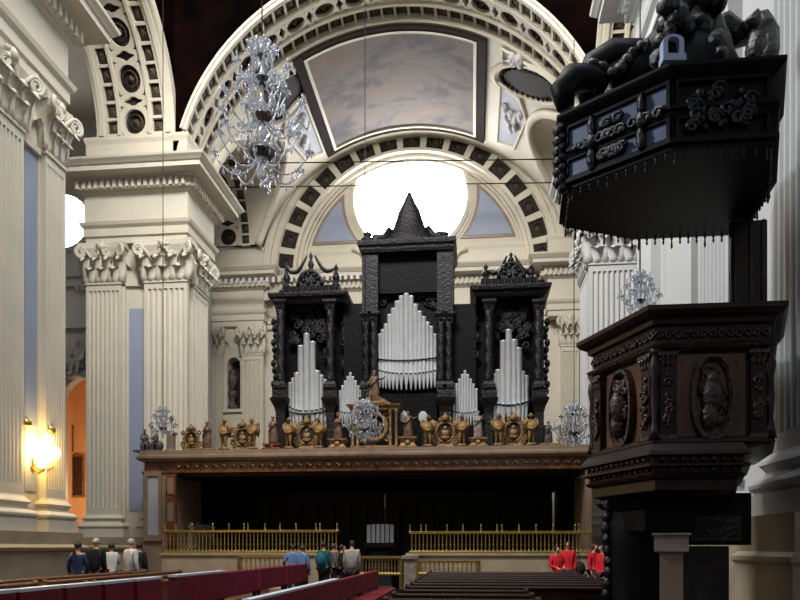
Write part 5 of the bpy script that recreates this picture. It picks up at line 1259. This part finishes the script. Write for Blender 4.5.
def chandelier(name, loc, label, group, tiers, stem, cable, bowls, k=1.0, plume=None):
    o = empty(name, loc, label, 'chandelier', group); o.scale = (k,) * 3
    s = MB(); s.lathe(stem, (0, 0, 0), 12); s.build('stem', 'crystal', o, local=True)
    for z, r, h, m in bowls:
        b = MB(); b.lathe([(.02, z - h), (r * .6, z - h * .9), (r * .95, z - h * .3), (r, z), (r * .9, z + .01), (r * .3, z - h * .5)], (0, 0, 0), 16); b.build('bowl', m, o, local=True)
    c = MB(); c.tube([(0, 0, stem[-1][1] - .05), (0, 0, cable)], .014 / k, 5); c.build('cable', 'iron', o, local=True)
    for n, z, R, rise, drop, ph, cd in tiers:
        a, e = arm_mb(R, rise, drop); a0 = a.build('arm', 'crystal', o, local=True); a0.location = (0, 0, z); a0.rotation_euler = (0, 0, ph)
        c0 = cup_mb(e, cd).build('candle_cup', 'crystal', a0, local=True)
        for i in range(1, n):
            ai = a0.copy(); COL.objects.link(ai); ai.parent = o; ai.rotation_euler = (0, 0, ph + 2 * PI * i / n)
            ci = c0.copy(); COL.objects.link(ci); ci.parent = ai
    if plume:
        n, z, r, h = plume
        p = MB(); p.tube([(.03, 0, 0), (r * .6, 0, h * .35), (r, 0, h * .8), (r * .8, 0, h), (r * .6, 0, h * .85)], [.02, .04, .035, .02, .01], 6); p0 = p.build('glass_plume', 'crystal', o, local=True); p0.location = (0, 0, z)
        for i in range(1, n): pi_ = p0.copy(); COL.objects.link(pi_); pi_.parent = o; pi_.rotation_euler = (0, 0, 2 * PI * i / n)
    return o
Yc = 14.0
c0 = at(262, 187, Yc)
def hz(v): return at(262, v, Yc).z - c0.z
chandelier('chandelier', c0, 'large tiered crystal chandelier hanging at upper left', None,
           [(8, hz(160), .98, .16, .34, .1, True), (6, hz(146), .74, .36, .2, .4, True), (8, hz(122), .84, .34, .26, .0, True), (6, hz(104), .5, .3, .2, .3, True), (7, hz(82), .52, .3, .2, .1, True), (5, hz(58), .26, .2, .12, .2, False)],
           [(.01, -.05), (.06, .04), (.02, .1), (.1, .2), (.12, .32), (.04, .4), (.16, .6), (.05, .75), (.05, .95), (.14, 1.1), (.05, 1.25), (.08, 1.5), (.13, 1.65), (.05, 1.8), (.04, 2.1), (.1, 2.25), (.04, 2.4), (.035, 2.7), (.09, 2.85), (.02, 2.95)], hz(-60),
           [(hz(152), .28, .16, 'bowl_green'), (hz(117), .24, .12, 'bowl_brown'), (hz(80), .2, .12, 'bowl_green'), (hz(55), .1, .1, 'bowl_green')], plume=(6, hz(54), .17, .3))
SMALL_T = [(6, .30, .44, .1, .14, 0, True), (5, .54, .3, .14, .1, .3, True), (4, .75, .16, .1, .08, 0, False)]
SMALL_S = [(.01, -.05), (.05, .04), (.02, .1), (.09, .2), (.03, .34), (.06, .5), (.03, .62), (.05, .78), (.07, .86), (.02, .98)]
def small(u, vbot, Y, k, label, vtop):
    q = at(u, vbot, Y); chandelier('chandelier', q, label, 'small crystal chandeliers', SMALL_T, SMALL_S, (at(u, vtop, Y).z - q.z) / k, [(.3, .14, .08, 'bowl_green'), (.75, .07, .05, 'bowl_green')], k, (6, .86, .12, .16))
small(365, 442, 22.0, 1.33, 'small crystal chandelier before the gilded columned frame', -30)
small(163, 437, 21.6, .95, 'small crystal chandelier before the left fluted pier', 0)
small(640, 313, 12.5, .72, 'small crystal chandelier seen just above the pulpit rim', -20)
small(574, 446, 21.5, 1.3, 'small crystal chandelier above the rightmost gilded cartouche', 40)

# ------------------------------------------------------------------ wall lamp and pictures on the left
YL_ = XL / ray(40)
lq = Vector((XL - .22, YL_, VZ(40, 465, YL_)))
o = empty('wall_lamp', lq, 'lit brass wall lamp with glowing globes on the left pier', 'lamp')
b = MB(); b.ball((.03, 0, 0), .05, .12, .2, 10, 6); b.tube([(.03, 0, -.05), (.2, -.05, -.22), (.4, -.1, -.1), (.42, -.1, .1)], .03, 6)
for dy in (-.42, .42): b.tube([(.03, 0, .0), (.15, dy * .5, -.12), (.3, dy, .0), (.3, dy, .16)], .025, 6)
b.build('bracket', 'brass', o, local=True)
for x, y, z, r in ((.42, -.1, .3, .2), (.3, -.42, .36, .17), (.3, .42, .36, .17), (.36, .05, .62, .15), (.4, -.2, .05, .15)):
    b = MB(); b.ball((x, y, z), r, None, None, 14, 9); b.build('globe', 'lamp_glow', o, local=True)
for dy in (-.5, .45):
    b = MB(); b.lathe([(.02, .6), (.12, .62), (.14, .72), (.05, .8), (.01, .86)], (.2, dy, .25), 10); b.build('brass_shade', 'brass', o, local=True)
for u, v0, v1, wd_, lab, Yp in ((74, 497, 455, 1.25, 'dark framed painting on the orange chapel wall', YA + 4.6), (66.5, 452, 425, .8, 'narrow dark picture frame high on the orange chapel wall', YA + 4.6)):
    q = at(u, v0, Yp + .7); h = at(u, v1, Yp + .7).z - q.z
    o = empty('picture', (q.x, Yp + .78, q.z), lab, 'picture', 'pictures in the chapel')
    b = MB(); b.ringprism([(-wd_ / 2, 0), (wd_ / 2, 0), (wd_ / 2, h), (-wd_ / 2, h)], [(-wd_ / 2 + .1, .1), (wd_ / 2 - .1, .1), (wd_ / 2 - .1, h - .1), (-wd_ / 2 + .1, h - .1)], frame((0, 0, 0), (1, 0, 0), (0, -1, 0)), 0, .1); b.build('frame', 'gilt_wood', o, local=True)
    b = MB(); b.box(-wd_ / 2 + .08, wd_ / 2 - .08, -.04, 0, .08, h - .08); b.build('canvas', 'picture_dark', o, local=True)
q = at(78, 374, YA - .3); o = empty('relief_sculpture', q, 'pale stucco figure group above the orange chapel arch', 'sculpture')
f = figure_mb(ARM_WIDE, SIT, (.03, -.05), 1.2); f.tube([(.2, 0, 1.3), (.25, -.2, 1.0), (0, -.3, .8), (-.3, -.1, .6)], .12, 6); f.v = [p_ * 1.25 - Vector((0, 0, .5)) for p_ in f.v]; f.build('figure', 'white_stucco', o, local=True)
b = MB(); b.box(-1.1, 1.1, -.15, .28, -.12, .02)
for k in range(8): b.ball((-.9 + .25 * k, 0, .2 + .25 * sin(k * 2.1)), .26, .2, .22, 7, 5)
b.build('cloud_base', 'grey_panel', o, local=True)
f = figure_mb(ARM_BLESS, LEG_STEP, (.0, -.03), 1.2); f.v = [p_ * .8 + Vector((.75, 0, .5)) for p_ in f.v]; f.build('dark_figure', 'grey_statue', o, local=True)

# ------------------------------------------------------------------ people
def stand(u, v_head, Y, h): p_ = at(u, 600, Y); return Vector((p_.x, Y, 0))
R_ = math.radians
person('person with dark hair in navy jacket with white hem, leftmost of four', stand(78, 0, 16.4, 0), R_(200), 'navy', 'darkpants', scale=.98, wide=.85, hem='white', group='visitors by the left pier')
person('broad person in long black coat, seen from behind by the left pier', stand(96.5, 0, 17.3, 0), R_(178), 'black', 'darkpants', 'hair_grey', scale=1.04, wide=1.2, group='visitors by the left pier', long=.12)
person('smaller person in white jacket between black coat and grey haired person', stand(111.5, 0, 18.3, 0), R_(215), 'white', 'darkpants', scale=.97, wide=.85, group='visitors by the left pier', arms=(((.22, -.06, 1.18), (.1, -.26, 1.1)), ((-.22, -.06, 1.18), (-.1, -.26, 1.12))))
person('grey haired person in white jacket, rightmost in front by the left pier', stand(131.5, 0, 17.2, 0), R_(150), 'white', 'darkpants', 'hair_grey', scale=1.03, wide=1.1, group='visitors by the left pier')
person('person in black mostly hidden behind the grey haired one', stand(139.5, 0, 18.0, 0), R_(170), 'black', 'darkpants', 'hair_dark', scale=.98, group='visitors by the left pier')
person('person in light blue shirt leaning at the left railing', stand(293, 0, 21.5, 0), R_(190), 'lightblue', 'darkpants', 'hair_dark', scale=.95, group='visitors at the choir gate', arms=(((.3, .06, 1.16), (.28, -.18, 1.05)), ((-.3, .06, 1.16), (-.28, -.18, 1.05))))
person('person in pale blue top beside the one leaning at the left railing', stand(303, 0, 20.9, 0), R_(160), 'lightblue', 'darkpants', 'hair_brown', scale=.94, group='visitors at the choir gate')
person('person in green jacket with teal backpack before the choir gate', stand(324, 0, 20.8, 0), R_(165), 'green', 'darkpants', 'hair_dark', scale=1.0, group='visitors at the choir gate', bag=(.0, .24, 1.2, 'cloth_teal'))
person('person in plum top behind the green backpack wearer', stand(334, 0, 22.1, 0), R_(120), 'plum', 'darkpants', 'hair_brown', scale=.97, group='visitors at the choir gate')
person('person in black top turned sideways between backpack wearer and beige jacket', stand(342, 0, 21.4, 0), R_(100), 'black', 'darkpants', 'hair_dark', scale=.95, group='visitors at the choir gate')
person('person in pale beige jacket seen from behind at the choir gate', stand(352, 0, 20.6, 0), R_(185), 'grey', 'darkpants', 'hair_dark', scale=1.02, wide=1.15, group='visitors at the choir gate', head=(0, -.02))
person('short person in red shirt left of the one with the black bag', stand(557, 0, 19.8, 0), R_(20), 'red', 'darkpants', 'hair_dark', scale=.92, group='people in red shirts', arms=(((.25, -.02, 1.16), (.1, -.25, 1.1)), ((-.25, -.02, 1.16), (-.1, -.25, 1.08))))
person('taller person in red shirt carrying a black shoulder bag', stand(568, 0, 20.7, 0), R_(-15), 'red', 'darkpants', 'hair_dark', scale=1.0, group='people in red shirts', bag=(.32, .06, .95, 'cloth_black'))
person('person in red shirt beside the pulpit base, left of two', stand(594.5, 0, 20.8, 0), R_(40), 'red', 'darkpants', 'hair_brown', scale=.96, group='people in red shirts')
person('person in red shirt nearest the pulpit base, right of two', stand(602, 0, 19.6, 0), R_(-60), 'red', 'darkpants', 'hair_dark', scale=.94, group='people in red shirts')
# ------------------------------------------------------------------ light and camera
wd = bpy.data.worlds.new('daylight'); scene.world = wd; wd.use_nodes = True
bg = wd.node_tree.nodes['Background']; bg.inputs[0].default_value = (0.80, 0.88, 1.0, 1); bg.inputs[1].default_value = 0.12
def area(name, loc, target, sx, sy, power, col):
    l = bpy.data.lights.new(name, 'AREA'); l.shape = 'RECTANGLE'; l.size = sx; l.size_y = sy; l.energy = power; l.color = col
    o = bpy.data.objects.new(name, l); COL.objects.link(o); o.location = loc
    o.rotation_euler = (Vector(target) - Vector(loc)).to_track_quat('-Z', 'Y').to_euler(); return o
area('dome_daylight', (-6.5, 8, 30), (-4, 24, 10), 7, 8, 3500, (1.0, .95, .89))
area('left_clerestory_daylight', (-10, 12.5, 24), (4, 11, 5), 4, 6, 1500, (.86, .94, 1.0))
area('left_window_daylight', (-14, 6, 13), (4, 9.5, 4), 2, 4, 1500, (.84, .92, 1.0))
area('far_bay_fill', (-4, 13, 23), (-3, 34, 13), 6, 3, 3200, (1.0, .97, .92))  # added fill lamp that brightens the far bay and choir vault
area('pier_base_fill', (1.5, -9, 12), (3.6, 9.5, 3), 1.6, 2.5, 200, (.88, .94, 1.0))  # added fill lamp for the right pier's base, no real window
area('right_clerestory_daylight', (4, 6, 24), (-10, 16, 9), 4, 6, 900, (.66, .78, 1.0))
def point(name, loc, power, col, r=.1):
    l = bpy.data.lights.new(name, 'POINT'); l.energy = power; l.color = col; l.shadow_soft_size = r
    o = bpy.data.objects.new(name, l); COL.objects.link(o); o.location = loc; return o
point('chapel_lamp', (cx - .6, YA + 2.5, 4.6), 420, (1.0, .74, .48), .4)

cam = bpy.data.cameras.new('camera'); co = bpy.data.objects.new('camera', cam); COL.objects.link(co)
cam.sensor_fit = 'HORIZONTAL'; cam.sensor_width = 36; cam.lens = 36 * FPX / 800
cam.shift_y = (HOR - 300) / 800
cam.clip_start = .1; cam.clip_end = 300
co.location = (0, 0, EYE); co.rotation_euler = (PI / 2, 0, TH)
scene.camera = co
vs_ = scene.view_settings
vs_.view_transform = 'Standard'; vs_.look = 'None'; vs_.gamma = 1; vs_.use_curve_mapping = False; vs_.exposure = 0.02
scene.cycles.max_bounces = 8; scene.cycles.diffuse_bounces = 4; scene.cycles.transmission_bounces = 6; scene.cycles.transparent_max_bounces = 6
scene.cycles.use_denoising = True; scene.cycles.sample_clamp_indirect = 6
